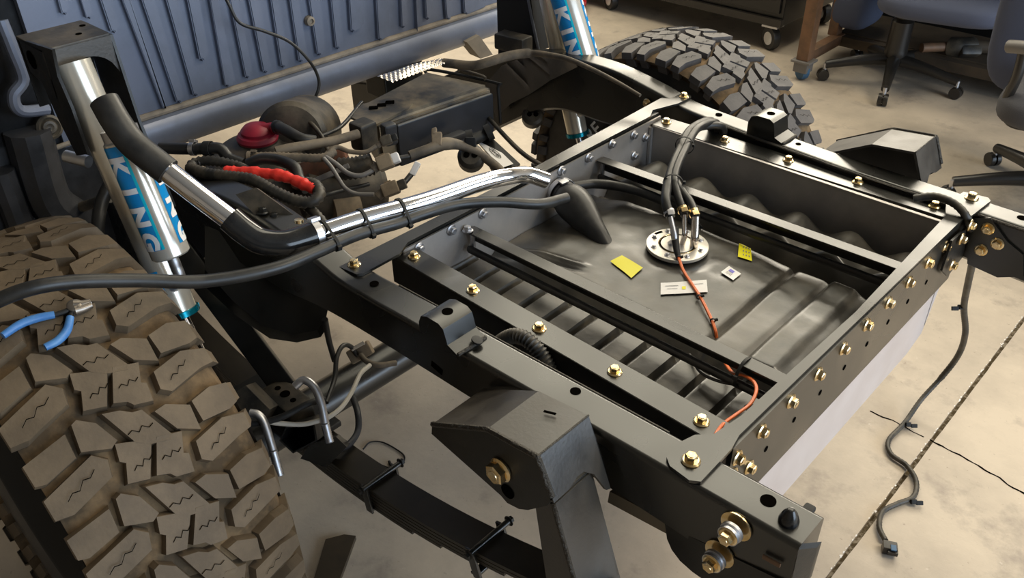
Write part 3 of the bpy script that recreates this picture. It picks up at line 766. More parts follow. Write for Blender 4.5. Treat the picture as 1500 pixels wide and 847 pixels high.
# shock towers
tw = thing('shock_tower', 'open black steel shock tower with scuffed top above the chrome shock', 'shock tower', (-.50, -.18, .75))
tx0, tx1, ty0, ty1, tzp = -.575, -.465, -.237, -.120, 1.122
part(lambda b: box(b, tx0, tx1, ty0, ty1, tzp-.006, tzp, .0015), 'top_plate', 'dusty_black', tw)
def tface(b):
    yy = [ty0+(ty1-ty0)*k/12 for k in range(13)]
    bot = [tzp-.085+.055*math.sqrt(max(0, 1-((k-7)/5.2)**2)) if 2 <= k <= 12 else tzp-.085 for k in range(13)]
    pts = [(tx1-.004, ty0, tzp-.004), (tx1-.004, ty1, tzp-.004)]+[(tx1-.004, y, z) for y, z in zip(yy[::-1], bot[::-1])]
    prism(b, pts, (.005, 0, 0))
part(tface, 'arched_face', 'bracket_steel', tw)
def tside(b):
    prism(b, [P(u, v, y=ty0) for u, v in ((27, 57), (76, 73), (84, 112), (104, 158), (128, 226), (112, 228), (84, 172), (62, 122), (44, 104))], (0, .005, 0))
part(tside, 'side_plate', 'black_steel', tw)
def tin(b):
    prism(b, [(tx0, ty1, tzp-.004), (tx1, ty1, tzp-.004), (tx1+.02, ty1, tzp-.16), (tx1+.05, ty1+.01, .79), (tx0, ty1+.01, .66)], (0, .005, 0))
part(tin, 'inner_plate', 'black_steel', tw)
part(lambda b: box(b, tx0, tx0+.004, ty0, ty1, tzp-.13, tzp-.004), 'back_plate', 'black_steel', tw)
part(lambda b: lathe(b, [(0, 0), (.016, 0), (.016, .001), (0, .001)], ((tx0+tx1)/2-.01, ty0-.0004, tzp-.032), (0, -1, 0), seg=24), 'side_hole', 'sipe', tw)
for dx, dy in ((-.02, .045), (.02, .02)):
    part(lambda b: lathe(b, [(0, 0), (.0055, 0), (.0055, .0008), (0, .0008)], ((tx0+tx1)/2+dx, (ty0+ty1)/2+dy, tzp), seg=14), 'top_hole', 'sipe', tw)
t2w = thing('shock_tower', 'flat black shock tower plate at the end of the blue cab panel', 'shock tower', (-.62, 1.06, .7))
def ftw(b):
    prism(b, [P(726, -60, y=1.05), P(770, -60, y=1.05), P(788, 76, y=1.05), P(730, 84, y=1.05)], (0, .07, 0))
part(ftw, 'plate', 'matte_black', t2w)
part(lambda b: tube(b, [P(773, -40, y=1.048), P(774, 0, y=1.048), P(789, 74, y=1.048)], .004, seg=8, n=2), 'plate_edge', 'cab_paint', t2w)
def cube_mount(b):
    c = P(752, 62, y=.99); obox(b, c, (1, .1, 0), (-.1, 1, 0), (0, 0, 1), .10, .05, .045, .006)
part(cube_mount, 'mount_block', 'dusty_black', t2w)

# ------------------------------------------------------------------ truck cab: rear panel, ledge and rolled lower edge
XC = -.95
cab = thing('truck_cab', 'blue-grey truck cab back panel with pressed ribs above the wiring', 'truck cab', (-1.3, .4, .6))
CZ = .752
part(lambda b: box(b, XC-.02, XC, -.10, 1.345, CZ-.01, 1.9), 'rear_panel', 'cab_paint', cab)
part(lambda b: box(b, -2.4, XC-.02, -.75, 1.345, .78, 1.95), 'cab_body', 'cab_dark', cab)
def ledge(b):
    tube(b, [(XC+.004, -.05, CZ+.003), (XC+.004, 1.345, CZ-.006)], .009, seg=10, n=1)
part(ledge, 'seam_ledge', 'cab_dust', cab)
def roll(b):
    sec = [(0, 0), (.022, -.006), (.034, -.022), (.037, -.045), (.032, -.068), (.018, -.086), (-.004, -.094), (-.02, -.08), (-.02, 0)]
    prism(b, [(XC+x, .03, CZ-.002+z) for x, z in sec], (0, 1.315, -.008))
part(roll, 'rolled_sill', 'cab_paint', cab)
def rib(tl, tr, bl, br, rise=.015, rad=.008):
    sh_ = 4.6
    q = [P(u, v, x=XC) for u, v in ((tl[0]+sh_, tl[1]), (tr[0]-sh_, tr[1]), (br[0]-sh_, br[1]), (bl[0]+sh_, bl[1]))]
    c = sum(q, Vector())/4
    def f(b):
        fs = prism(b, [Vector((XC-.001, p.y, p.z)) for p in q], (rise, 0, 0))
        low = [e for e in b.edges if all(abs(v.co.x-(XC-.001)) < 1e-6 or abs(v.co.x-(XC-.001+rise)) < 1e-6 for v in e.verts) and abs(e.verts[0].co.x-e.verts[1].co.x) > 1e-5]
        bmesh.ops.bevel(b, geom=low, offset=rad, segments=3, affect='EDGES', clamp_overlap=True)
        top = [f_ for f_ in b.faces if all(abs(v.co.x-(XC-.001+rise)) < 1e-5 for v in f_.verts)]
        bmesh.ops.bevel(b, geom=list({e for f_ in top for e in f_.edges}), offset=.004, segments=2, affect='EDGES', clamp_overlap=True)
    part(f, 'panel_rib', 'cab_paint', cab)
T = -40
for tl, tr, bl, br in [((66, T), (92, T), (84, 24), (104, 16)), ((98, T), (120, T), (120, 30), (138, 22)), ((126, T), (150, T), (156, 50), (178, 42)), ((156, T), (180, T), (232, 160), (246, 155)), ((186, T), (216, T), (252, 152), (272, 145)),
                       ((224, T), (252, T), (276, 142), (296, 136)), ((258, T), (286, T), (285, 90), (308, 84)), ((292, T), (312, T), (322, 128), (346, 120)), ((320, T), (342, T), (352, 116), (372, 108)),
                       ((348, T), (374, T), (378, 108), (398, 102)), ((382, T), (404, T), (404, 100), (424, 94)), ((410, T), (432, T), (430, 92), (452, 84)), ((438, T), (466, T), (457, 82), (478, 76)),
                       ((472, T), (494, T), (484, 73), (504, 66)), ((500, T), (534, T), (506, 48), (534, 38)), ((540, T), (568, T), (546, 60), (572, 50)), ((577, T), (594, T), (580, 42), (598, 35)),
                       ((600, T), (608, T), (603, 45), (612, 42)), ((612, T), (630, T), (616, 30), (633, 24)), ((640, T), (660, T), (646, 30), (664, 24)), ((668, T), (712, T), (672, 22), (714, 8))]:
    rib(tl, tr, bl, br)
for u, v, r in ((452, 30, .014),):
    c = P(u, v, x=XC+.003)
    part(lambda b: lathe(b, [(0, 0), (r, 0), (r*.9, .012), (r*.5, .014), (r*.45, .009), (0, .009)], c, (1, 0, 0), seg=24), 'panel_grommet', 'cab_dust', cab)
# dark lower corner of the cab on the left: pillar, folded skin and drain plugs
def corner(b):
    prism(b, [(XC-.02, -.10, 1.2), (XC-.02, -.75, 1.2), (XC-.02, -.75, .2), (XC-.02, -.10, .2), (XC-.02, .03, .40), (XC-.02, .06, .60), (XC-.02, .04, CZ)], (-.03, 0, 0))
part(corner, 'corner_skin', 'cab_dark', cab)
def pillar(b):
    tube(b, [P(2, 30, x=XC+.02), P(18, 70, x=XC+.03), P(34, 115, x=XC+.03), P(20, 140, x=XC+.03), P(30, 162, x=XC+.03), P(70, 160, x=XC+.02)], .013, seg=10, n=6)
part(pillar, 'pressed_bead', 'cab_paint', cab)
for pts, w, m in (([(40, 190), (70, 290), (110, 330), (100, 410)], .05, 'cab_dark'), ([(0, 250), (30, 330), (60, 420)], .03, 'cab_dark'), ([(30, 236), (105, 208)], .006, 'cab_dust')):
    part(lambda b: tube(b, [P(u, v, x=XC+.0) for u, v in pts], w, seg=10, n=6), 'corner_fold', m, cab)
for u, v, r in ((72, 186, .028), (18, 376, .024)):
    c = P(u, v, x=XC+.015 if v < 300 else XC+.05)
    part(lambda b: lathe(b, [(0, 0), (r, 0), (r, .006), (r*.8, .009), (r*.62, .004), (r*.5, .009), (r*.3, .010), (0, .006)], c, (1, -.1, .2), seg=28), 'drain_plug', 'dusty_black' if v < 300 else 'cab_dust', cab)
def flap(b):
    q = [P(u, v, d=2.2) for u, v in ((97, 340), (128, 330), (138, 398), (118, 420), (112, 385))]; prism(b, q, (-.01, 0, 0))
part(flap, 'torn_liner', 'caster_grey', cab)
# far end flange of the sill
part(lambda b: prism(b, [P(u, v, x=XC+.05) for u, v in ((684, 62), (702, 52), (712, 66), (722, 80), (704, 86), (696, 76))], (-.05, 0, .004)), 'sill_bracket', 'dust_grey', cab)
_y0 = P(556, 128, x=-1.0).y
xt = part(lambda b: box(b, -1.07, -.97, _y0, 1.02, .55, .655, .006), 'dark_filler', 'black_steel'); tag(xt, 'added black box darkening the gap under the blue sill behind the canister', 'dark filler')  # added box, hides bright floor so the gap below the sill reads dark
hose('aerial_cable', 'thin black cable looping in front of the blue cab panel', 'cable', [P(u, v, x=x) for u, v, x in ((322, -20, -.90), (336, 8, -.88), (352, 34, -.87), (388, 46, -.86), (425, 62, -.85), (455, 92, -.84), (467, 118, -.84), (463, 140, -.84), (448, 158, -.86), (440, 166, -.88))], .0042, seg=8)

# ------------------------------------------------------------------ filler pipe and long vent hose
fp = thing('filler_pipe', 'chrome fuel filler pipe with glossy black rubber elbow crossing the chassis rail', 'filler pipe', P(400, 350, d=1.44))
sl_ = [P(153, 148, d=1.385), P(170, 178, d=1.385), P(192, 208, d=1.39), P(218, 230, d=1.395), P(246, 252, d=1.40)]
tubepart('rubber_sleeve', 'rubber', fp, sl_, .0232, seg=28)
_sd = (sl_[0]-sl_[1]).normalized()
tubepart('sleeve_bore', 'sipe', fp, [sl_[0]-_sd*.002, sl_[0]+_sd*.0004], .018, seg=24, n=1)
tubepart('chrome_tube', 'chrome', fp, [P(230, 239, d=1.398), P(290, 286, d=1.405), P(352, 333, d=1.415)], .0182, seg=36, n=2)
tubepart('rubber_elbow', 'shiny_rubber', fp, [P(336, 320, d=1.41), P(360, 340, d=1.415), P(384, 354, d=1.42), P(416, 357, d=1.43), P(444, 350, d=1.445), P(466, 342, d=1.455)], .0222, seg=32, n=8)
ct = [P(458, 345, d=1.452), P(530, 321, d=1.50), P(620, 296, d=1.56), P(700, 269, d=1.62), P(742, 259, d=1.655), P(772, 256, d=1.69), P(800, 264, d=1.71)]
tubepart('chrome_tube', 'chrome', fp, ct, .0165, seg=36, n=8)
ax_ = (ct[1]-ct[0]).normalized()
ring_tie(fp, 'hose_clamp', P(463, 343, d=1.455), ax_, .0225, .012, 'zinc', Vector((-.3, .2, 1)))
ring_tie(fp, 'sleeve_rim', P(238, 245, d=1.40), P(290, 286, d=1.405)-P(230, 239, d=1.398), .0205, .004, 'rubber')
vh = [(-30, 452, 1.17), (40, 424, 1.185), (110, 413, 1.22), (200, 411, 1.27), (300, 412, 1.32), (400, 394, 1.37), (465, 369, 1.42), (523, 344, 1.475), (580, 328, 1.52), (620, 314, 1.55), (670, 300, 1.59), (730, 296, 1.62), (790, 299, 1.65), (830, 290, 1.69)]
vhp = [P(u, v, d=d) for u, v, d in vh]
hose('vent_hose', 'long black rubber hose tied along the chrome pipe and draped above the tyre', 'hose', vhp, .0105, seg=18)
_cs, _hs = spline(ct, 16), spline(vhp, 16)
def tie_around(par, u0):
    """a zip tie pulled round pipe and hose together"""
    px = lambda p: 750+FPX*((p-CAM).dot(RT))/((p-CAM).dot(FW))
    c1 = min(_cs, key=lambda p: abs(px(p)-u0)); a = ax_; c2 = min(_hs, key=lambda p: abs((p-c1).dot(a)))
    e = (c2-c1); e = (e-a*e.dot(a)); L = e.length; e = e/L; f = a.cross(e); r1, r2 = .0178, .0118; loop = []
    for k in range(13): g = math.pi*(.5+k/12); loop.append(c1+(e*math.cos(g)+f*math.sin(g))*r1)
    for k in range(13): g = math.pi*(-.5+k/12); loop.append(c1+e*L+(e*math.cos(g)+f*math.sin(g))*r2)
    def fn(b):
        R_ = []
        for i, p in enumerate(loop):
            o_ = (p-(c1 if i < 13 else c1+e*L)).normalized()*.0014
            R_.append([b.verts.new(p-a*.0025), b.verts.new(p+a*.0025), b.verts.new(p+a*.0025+o_), b.verts.new(p-a*.0025+o_)])
        for i in range(len(R_)):
            A, B = R_[i], R_[(i+1) % len(R_)]
            for k in range(4): b.faces.new((A[k], A[(k+1) % 4], B[(k+1) % 4], B[k]))
        obox(b, c1+e*(L+r2+.002)-f*.002, a, e, f, .008, .006, .009, .001)
    part(fn, 'zip_tie', 'matte_black', par)
for u0 in (476, 528, 584): tie_around(fp, u0)

# ------------------------------------------------------------------ charcoal canister and what lies round it
cn = thing('charcoal_canister', 'dusty black plastic charcoal canister in front of the blue cab panel', 'canister', (-.56, .66, .62))
q00, q10, q11, q01 = P(536, 178, z=.752), P(722, 124, z=.752), P(618, 101, z=.752), P(520, 160, z=.752)
fl_ = [P(548, 182, z=.752), P(722, 124, z=.752), P(624, 103, z=.752), P(528, 152, z=.752)]
def can(b):
    prism(b, [Vector((p.x, p.y, .752)) for p in fl_], (0.012, 0, -.13))
    bmesh.ops.bevel(b, geom=b.edges[:], offset=.012, segments=3, affect='EDGES')
part(can, 'body', 'canister_plastic', cn)
def canface(b):
    a, c = fl_[0], fl_[1]; u = (c-a).normalized(); nrm = Vector((u.y, -u.x, 0)); nrm = nrm if nrm.x > 0 else -nrm
    obox(b, (a+c)/2 + nrm*.012 - Vector((0, 0, .070)) + u*.02, u, nrm, (0, 0, 1), (c-a).length*.82, .014, .112, .006)
part(canface, 'front_cover', 'sky_tint_black', cn)
def caprim(b):
    pts = [fl_[1]+Vector((.004, .006, .002)), fl_[2]+Vector((-.004, .004, .002))]
    tube(b, [fl_[1]+Vector((.016, .008, -.105)), fl_[1]+Vector((.010, .008, -.01)), fl_[1]+Vector((0, .008, .003)), fl_[2]+Vector((.01, .006, .003)), fl_[2]+Vector((.0, .006, -.02))], .0045, seg=8, n=5)
part(caprim, 'end_flange', 'matte_black', cn)
def shelf_(b):
    prism(b, [P(u, v, z=.757) for u, v in ((510, 170), (532, 152), (575, 142), (605, 150), (598, 158), (560, 178), (545, 184))], (0, 0, -.006))
part(shelf_, 'mount_shelf', 'canister_plastic', cn)
for i in range(3):
    part(lambda b: obox(b, P(547+i*12, 158-i*4, z=.759), (1, 1.2, 0), (-1, 1, 0), (0, 0, 1), .022, .012, .006, .001), 'moulded_window', 'sipe', cn)
part(lambda b: obox(b, P(533, 198, x=-.46), (0, 1, 0), (1, 0, 0), (0, 0, 1), .05, .05, .07, .008), 'end_box', 'dusty_black', cn)
part(lambda b: obox(b, P(570, 196, x=-.44), (.2, 1, 0), (1, -.2, 0), (0, 0, 1), .035, .03, .055, .008), 'valve_box', 'cab_dark', cn)
part(lambda b: tube(b, [P(672, 103, z=.76), P(676, 102, z=.768), P(708, 112, z=.768), P(710, 116, z=.76)], .004, seg=8, n=3), 'lift_handle', 'dusty_black', cn)
part(lambda b: obox(b, P(655, 205, x=-.42), (.2, 1, .1), (1, 0, 0), (0, 0, 1), .10, .03, .018, .006), 'lower_rail', 'cab_dark', cn)
# heat shield with embossed dimples
hs = thing('heat_shield', 'embossed bright metal heat shield under the blue sill', 'heat shield', P(600, 110, d=2.25))
def hsm(b):
    a, c, e, g = P(552, 112, d=2.18), P(646, 86, d=2.3), P(656, 92, d=2.27), P(575, 121, d=2.15); n, m = 56, 12
    G = [[None]*(m+1) for _ in range(n+1)]
    for i in range(n+1):
        for j in range(m+1):
            s, t = i/n, j/m; w_ = a*(1-s)*(1-t)+c*s*(1-t)+e*s*t+g*(1-s)*t
            w_ = w_ + Vector((0, 0, 1))*(.012*math.sin(math.pi*t)*math.sin(math.pi*min(1, s*1.0))+(.0022 if (i//2+j//2) % 2 else 0)); G[i][j] = b.verts.new(w_)
    for i in range(n):
        for j in range(m): b.faces.new((G[i][j], G[i+1][j], G[i+1][j+1], G[i][j+1]))
part(hsm, 'embossed_sheet', 'heat_shield', hs, angle=20)
# brake-line conduit along the far rail
hose('brake_conduit', 'dusty taped conduit running along the arched rail to the sill', 'conduit', [P(u, v, d=d) for u, v, d in ((650, 92, 2.28), (690, 96, 2.24), (712, 92, 2.22), (745, 82, 2.22), (775, 78, 2.22), (800, 80, 2.19), (830, 86, 2.15), (860, 98, 2.11), (900, 118, 2.07), (938, 140, 2.03))], lambda t: .012-.008*t if t > .45 else .012, m='dusty_hose', seg=12)
# drums below the cab
d1 = thing('filter_drum', 'dusty black drum topped with a dark red rubber cap', 'drum', P(378, 240, d=2.0)+Vector((0, 0, -.1)))
c0 = P(378, 206, d=2.02)
def drum(b): lathe(b, [(0, -.16), (.13, -.16), (.14, -.10), (.125, -.045), (.09, -.018), (.055, -.006), (.047, 0), (.047, .004), (0, .004)], c0, (.05, 0, 1), seg=48)
part(drum, 'drum', 'dusty_black', d1)
rc = part(lambda b: lathe(b, [(.046, .002), (.048, .010), (.043, .018), (.036, .020), (.036, .027), (.028, .036), (.012, .040), (0, .041)], c0, (.05, 0, 1), seg=40), 'red_cap', 'red_rubber', d1)
tubepart('cap_spout', 'red_rubber', rc, [c0+Vector((0, 0, .026)), c0+Vector((.03, .03, .030)), P(408, 187, d=1.96)], .014, seg=16)
tubepart('breather_hose', 'rubber', d1, [P(404, 184, d=1.96), P(420, 192, d=1.93), P(440, 203, d=1.91), P(462, 207, d=1.92)], .013, seg=14)
ring_tie(d1, 'hose_clamp', P(408, 187, d=1.955), P(420, 192, d=1.93)-P(404, 184, d=1.96), .0145, .006, 'matte_black')
d2 = thing('spare_cylinder', 'rounded dusty black cylinder beside the red-capped drum', 'cylinder', P(445, 190, d=2.12)+Vector((0, 0, -.12)))
part(lambda b: lathe(b, [(0, -.10), (.075, -.10), (.085, -.08), (.085, .08), (.075, .09), (0, .095)], P(440, 195, d=2.12), (.55, -.6, .25), seg=40), 'cylinder', 'dusty_black', d2)
tubepart('strap', 'dusty_black', d2, [P(400, 175, d=2.06), P(425, 168, d=2.05), P(450, 176, d=2.03), P(470, 198, d=2.0), P(480, 220, d=2.0)], .005, seg=8)
# rusty exhaust bits
ex = thing('exhaust_bracket', 'rusty brown steel bracket under the tangled wiring', 'bracket', P(460, 245, d=1.93))
part(lambda b: obox(b, P(468, 248, d=1.95), RT*.9+UP*.35, FW, UP*.9-RT*.35, .14, .05, .05, .008), 'rusty_plate', 'rust', ex)
part(lambda b: obox(b, P(478, 258, d=1.88), RT*.9+UP*.4, FW, UP*.9-RT*.4, .11, .012, .012, .002), 'edge_bar', 'caster_grey', ex)
# muffler / fuel line drum in the middle
mf = thing('muffler', 'dusty black muffler can below the brown connectors', 'muffler', P(500, 305, d=1.95))
part(lambda b: lathe(b, [(0, -.10), (.05, -.10), (.062, -.085), (.062, .075), (.05, .09), (0, .09)], P(505, 280, d=2.0), (.35, .9, -.1), seg=36), 'can', 'dusty_black', mf)
part(lambda b: lathe(b, [(0, -.03), (.05, -.03), (.05, .03), (0, .03)], P(505, 312, d=1.98), (.35, .9, -.1), seg=30), 'lower_can', 'beige_plastic', mf)
tubepart('bellows', 'loom', mf, [P(495, 248, d=1.9), P(520, 246, d=1.9), P(545, 240, d=1.91)], .024, seg=18, corr=.002, step=.005)
# hanging rubber isolators
for u, v, lab in ((690, 232, 'round dusty rubber isolator hanging past the chrome pipe'), (780, 172, 'round black rubber isolator below the arched far rail')):
    c = P(u, v, d=1.945) if u < 750 else P(u, v, y=.985); i_ = thing('rubber_isolator', lab, 'isolator', c-Vector((0, 0, .03)))
    part(lambda b: lathe(b, [(0, -.022), (.024, -.022), (.03, -.012), (.03, .014), (.022, .022), (0, .022)], c, -FW+UP*.2, seg=24), 'puck', 'dusty_black', i_)
    for k in (-1, 1):
        part(lambda b: lathe(b, [(0, 0), (.007, 0), (.007, .001), (0, .001)], c-FW*.0225+UP*.0045+RT*.009*k, -FW+UP*.2, seg=14), 'puck_hole', 'sipe', i_)
    part(lambda b: obox(b, c+Vector((0, 0, .03 if u < 750 else .05)), RT, FW.cross(RT).cross(RT), (0, 0, 1), .026, .02, .04 if u < 750 else .09, .004), 'hanger', 'matte_black', i_)
# silver plate with an oval maker's mark on the far leaf spring
pl = thing('spring_plate', 'silver plate with an oval mark in front of the bright floor', 'plate', P(718, 222, d=2.0))
pq = [P(700, 208, d=2.08), P(715, 204, d=2.10), P(752, 240, d=2.02), P(735, 246, d=2.0)]
part(lambda b: prism(b, pq, FW*.004), 'plate', 'white_label', pl)
_x = (pq[2]-pq[1]).normalized(); _y = (pq[1]-pq[0]); _y = (_y-_x*_y.dot(_x)).normalized()
_pc = sum(pq, Vector())/4-FW*.001
def oval(b):
    N_ = _x.cross(_y); L = []
    for k in range(32):
        a = 2*math.pi*k/32; L.append((b.verts.new(_pc+_x*.026*math.cos(a)+_y*.0085*math.sin(a)-FW*.0008), b.verts.new(_pc+_x*.024*math.cos(a)+_y*.0070*math.sin(a)-FW*.0008)))
    for k in range(32): b.faces.new((L[k][0], L[(k+1) % 32][0], L[(k+1) % 32][1], L[k][1]))
part(oval, 'oval_mark', 'sipe', pl)
bm = text_mesh('DEAVER', .011, bold=.0002)
for v in bm.verts: v.co = _pc+_x*v.co.x+_y*v.co.y-FW*.001
finish(bm, 'lettering', 'sipe', pl, smooth=False)
part(lambda b: prism(b, [P(690, 196, d=2.10), P(708, 190, d=2.11), P(762, 240, d=2.03), P(738, 252, d=2.02)], FW*.03), 'leaf_end', 'black_steel', pl)
part(lambda b: (tube(b, [P(692, 206, d=2.06), P(716, 194, d=2.08)], .014, seg=16, n=1), tube(b, [P(684, 206, d=2.06), P(694, 204, d=2.06)], .024, seg=18, n=1), tube(b, [P(712, 196, d=2.07), P(720, 192, d=2.07)], .020, seg=18, n=1)), 'shackle_bush', 'matte_black', pl)
part(lambda b: tube(b, [P(728, 238, d=2.05), (-.20, .70, .46), (-.157, .75, .40)], .022, seg=10, n=4), 'leaf_tail', 'black_steel', pl)
hose('brake_cable', 'thin dark cable crossing the bright floor beyond the chrome pipe', 'cable', [P(u, v, d=d) for u, v, d in ((715, 172, 2.3), (745, 205, 2.2), (770, 228, 2.15), (800, 246, 2.1))], .006, seg=8, m='dusty_black')

# ------------------------------------------------------------------ wiring jungle between rail and canister
def loom(name, lab, pts, r, m='loom', corr=0, cat='wiring loom', **k):
    return hose(name, lab, cat, [P(u, v, d=d) for u, v, d in pts], r, m=m, corr=corr, **({'step': .0048} if corr else {}), **k)
loom('wiring_loom', 'ribbed black loom looping round the red taped bundle', [(318, 300, 1.80), (300, 262, 1.80), (280, 248, 1.80), (288, 238, 1.82), (315, 236, 1.82), (345, 243, 1.82), (360, 250, 1.80)], .0105, corr=.0015, seg=14)
loom('wiring_loom', 'ribbed black loom curling below the red taped bundle', [(276, 246, 1.79), (300, 254, 1.77), (335, 259, 1.75), (370, 264, 1.73), (400, 280, 1.71), (430, 293, 1.70), (455, 296, 1.70), (468, 285, 1.71), (462, 272, 1.73), (448, 268, 1.75)], .0115, corr=.0016, seg=14)
loom('taped_bundle', 'bright red taped wire bundle lying across the black looms', [(330, 252, 1.77), (352, 252, 1.765), (385, 254, 1.755), (415, 258, 1.745), (440, 268, 1.735), (462, 278, 1.72)], lambda t: .0115+.0011*math.sin(t*25)+.0009*math.sin(t*61)+.0006*math.sin(t*113), m='red_tape', seg=16, cat='wire bundle')
loom('wiring_loom', 'dusty ribbed loom running from beige clip towards the canister', [(360, 230, 1.86), (400, 229, 1.86), (440, 231, 1.86), (472, 231, 1.86), (490, 222, 1.88)], .009, m='dusty_hose', corr=.0009, seg=12)
loom('wiring_loom', 'taped black loom arching behind the red bundle', [(364, 240, 1.84), (385, 233, 1.83), (412, 236, 1.82), (432, 246, 1.80), (438, 262, 1.79), (450, 278, 1.78)], .012, m='rubber', seg=14)
loom('fuel_line', 'tan dusty fuel hose running beside the filter drum to the canister', [(404, 222, 1.87), (425, 217, 1.88), (455, 212, 1.90), (490, 206, 1.93), (525, 196, 1.96)], .0105, m='dusty_hose', seg=14, cat='fuel hose')
fh = thing('coolant_hose', 'black hose with a bright clamp behind the chrome tube', 'hose', P(285, 220, d=1.83))
tubepart('hose', 'rubber', fh, [P(235, 217, d=1.86), P(270, 218, d=1.85), P(300, 218, d=1.84), P(322, 218, d=1.84), P(336, 232, d=1.84), P(356, 240, d=1.84)], .0125, seg=14)
ring_tie(fh, 'hose_clamp', P(283, 218, d=1.845), P(300, 218, d=1.84)-P(270, 218, d=1.85), .0135, .010, 'zinc', UP)
ring_tie(fh, 'quick_coupler', P(305, 218, d=1.84), P(300, 218, d=1.84)-P(270, 218, d=1.85), .015, .016, 'matte_black')
ring_tie(fh, 'beige_clip', P(366, 232, d=1.85), RT, .014, .008, 'dusty_hose', UP+RT*.5)
for a, r_, d_, l in ([((400, 232), (412, 224), (420, 231)), .009, 1.8, ''],): pass
loom('signal_wire', 'thin grey wire dropping in a loop to the brown connector', [(474, 232, 1.85), (486, 246, 1.84), (496, 262, 1.83), (506, 276, 1.82), (522, 284, 1.82), (548, 285, 1.82)], .0048, m='caster_grey', seg=8, cat='wire')
loom('signal_wire', 'thin grey wire sagging to the square tan connector', [(474, 228, 1.86), (492, 240, 1.85), (510, 254, 1.84), (530, 257, 1.84), (552, 246, 1.85)], .0052, m='caster_grey', seg=8, cat='wire')
loom('signal_wire', 'thin dusty wire rising to the plug below the canister', [(476, 230, 1.86), (492, 216, 1.88), (512, 222, 1.88), (535, 223, 1.88), (552, 214, 1.89)], .0055, m='dusty_hose', seg=8, cat='wire')
def connector(lab, u, v, d, w, h, m, m2, tail):
    c = P(u, v, d=d); t = thing('wire_connector', lab, 'connector', c-Vector((0, 0, .02)))
    a = (RT*.9+UP*.35).normalized(); s = (UP*.9-RT*.35).normalized()
    part(lambda b: obox(b, c, a, s, FW, w, h, h, .004), 'housing', m, t)
    part(lambda b: obox(b, c+a*w*.72, a, s, FW, w*.5, h*.72, h*.72, .003), 'plug', m2, t)
    part(lambda b: obox(b, c+s*h*.55, a, s, FW, w*.4, h*.16, h*.4, .0015), 'latch', m, t)
    tubepart('seal_boot', 'dusty_hose', t, [c-a*w*.45, c-a*w*.85-s*h*.2], h*.33, seg=10)
    if tail: tubepart('tail', 'rubber', t, [P(*q[:2], d=q[2]) for q in tail], .006, seg=8)
connector('square tan connector with white plug between muffler and canister', 564, 238, 1.85, .034, .030, 'beige_plastic', 'white_label', [(585, 232, 1.86), (605, 228, 1.87), (625, 222, 1.88)])
connector('dusty brown connector hanging above the chrome tube', 572, 277, 1.82, .036, .028, 'beige_plastic', 'dusty_black', [(592, 268, 1.83), (602, 256, 1.84), (612, 242, 1.85)])
connector('dark grey plug beneath the canister end box', 566, 206, 1.89, .026, .020, 'dusty_black', 'matte_black', None)
wt = part(lambda b: obox(b, P(608, 247, d=1.84), RT*.45+UP*.9, RT*.9-UP*.45, FW, .030, .013, .012, .002), 'wire_tag', 'white_label'); tag(wt, 'small white tag on the wire below the canister', 'wire tag')
loom('brake_loom', 'dusty taped loom sweeping from the canister down to the chrome pipe', [(600, 228, 1.87), (625, 219, 1.88), (650, 211, 1.90), (675, 213, 1.92), (700, 224, 1.93), (722, 240, 1.93), (735, 252, 1.93)], lambda t: .0105+.004*math.exp(-((t-.35)/.1)**2), m='dusty_hose', seg=12)
part_clip = part(lambda b: (obox(b, P(640, 204, d=1.89), RT, UP, FW, .022, .03, .02, .003), obox(b, P(636, 194, d=1.89), RT+UP*.4, UP, FW, .012, .018, .02, .003)), 'loom_clip', 'beige_plastic'); tag(part_clip, 'tan plastic clip holding the dusty loom under the canister', 'clip')
loom('wiring_loom', 'ribbed grey loom diving behind the chrome pipe clamp', [(438, 290, 1.74), (452, 304, 1.72), (468, 320, 1.70), (480, 335, 1.70)], .010, corr=.001, seg=12)
loom('ground_cable', 'thin black cable beside the rail bracket under the loom', [(398, 286, 1.80), (418, 306, 1.74), (434, 322, 1.70), (446, 334, 1.66)], .005, m='rubber', seg=8, cat='cable')
for i in range(4):
    loom('brake_line', ['short dark line lying by the yellow clip', 'dark line crossing below the red bundle', 'dark line below the taped black loom', 'dark line leading under the cab sill'][i],
         [[(405, 300, 1.70), (425, 330, 1.62), (440, 345, 1.60)], [(300, 280, 1.80), (350, 290, 1.76), (400, 310, 1.70)], [(440, 300, 1.80), (480, 285, 1.85), (540, 270, 1.92)], [(470, 200, 2.0), (500, 185, 2.05), (530, 150, 2.2)]][i], .005, m='rubber', seg=8, cat='brake line')
# bolted plate on the near rail under the elbow
bp_ = thing('rail_bracket', 'black bracket with three bolts tucked behind the rubber elbow', 'bracket', P(405, 318, d=1.60))
part(lambda b: prism(b, [P(u, v, d=1.60) for u, v in ((345, 285), (375, 275), (440, 322), (428, 340), (395, 338))], FW*.02), 'plate', 'dusty_black', bp_)
for u, v in ((385, 312), (402, 320), (420, 331)): bolt(bp_, P(u, v, d=1.598), UP-FW*.4, 1.0, 'black_steel')
part(lambda b: lathe(b, [(0, 0), (.008, 0), (.008, .006), (0, .008)], P(438, 326, d=1.55), UP-FW*.5, seg=14), 'yellow_clip', 'gold_zinc', bp_)

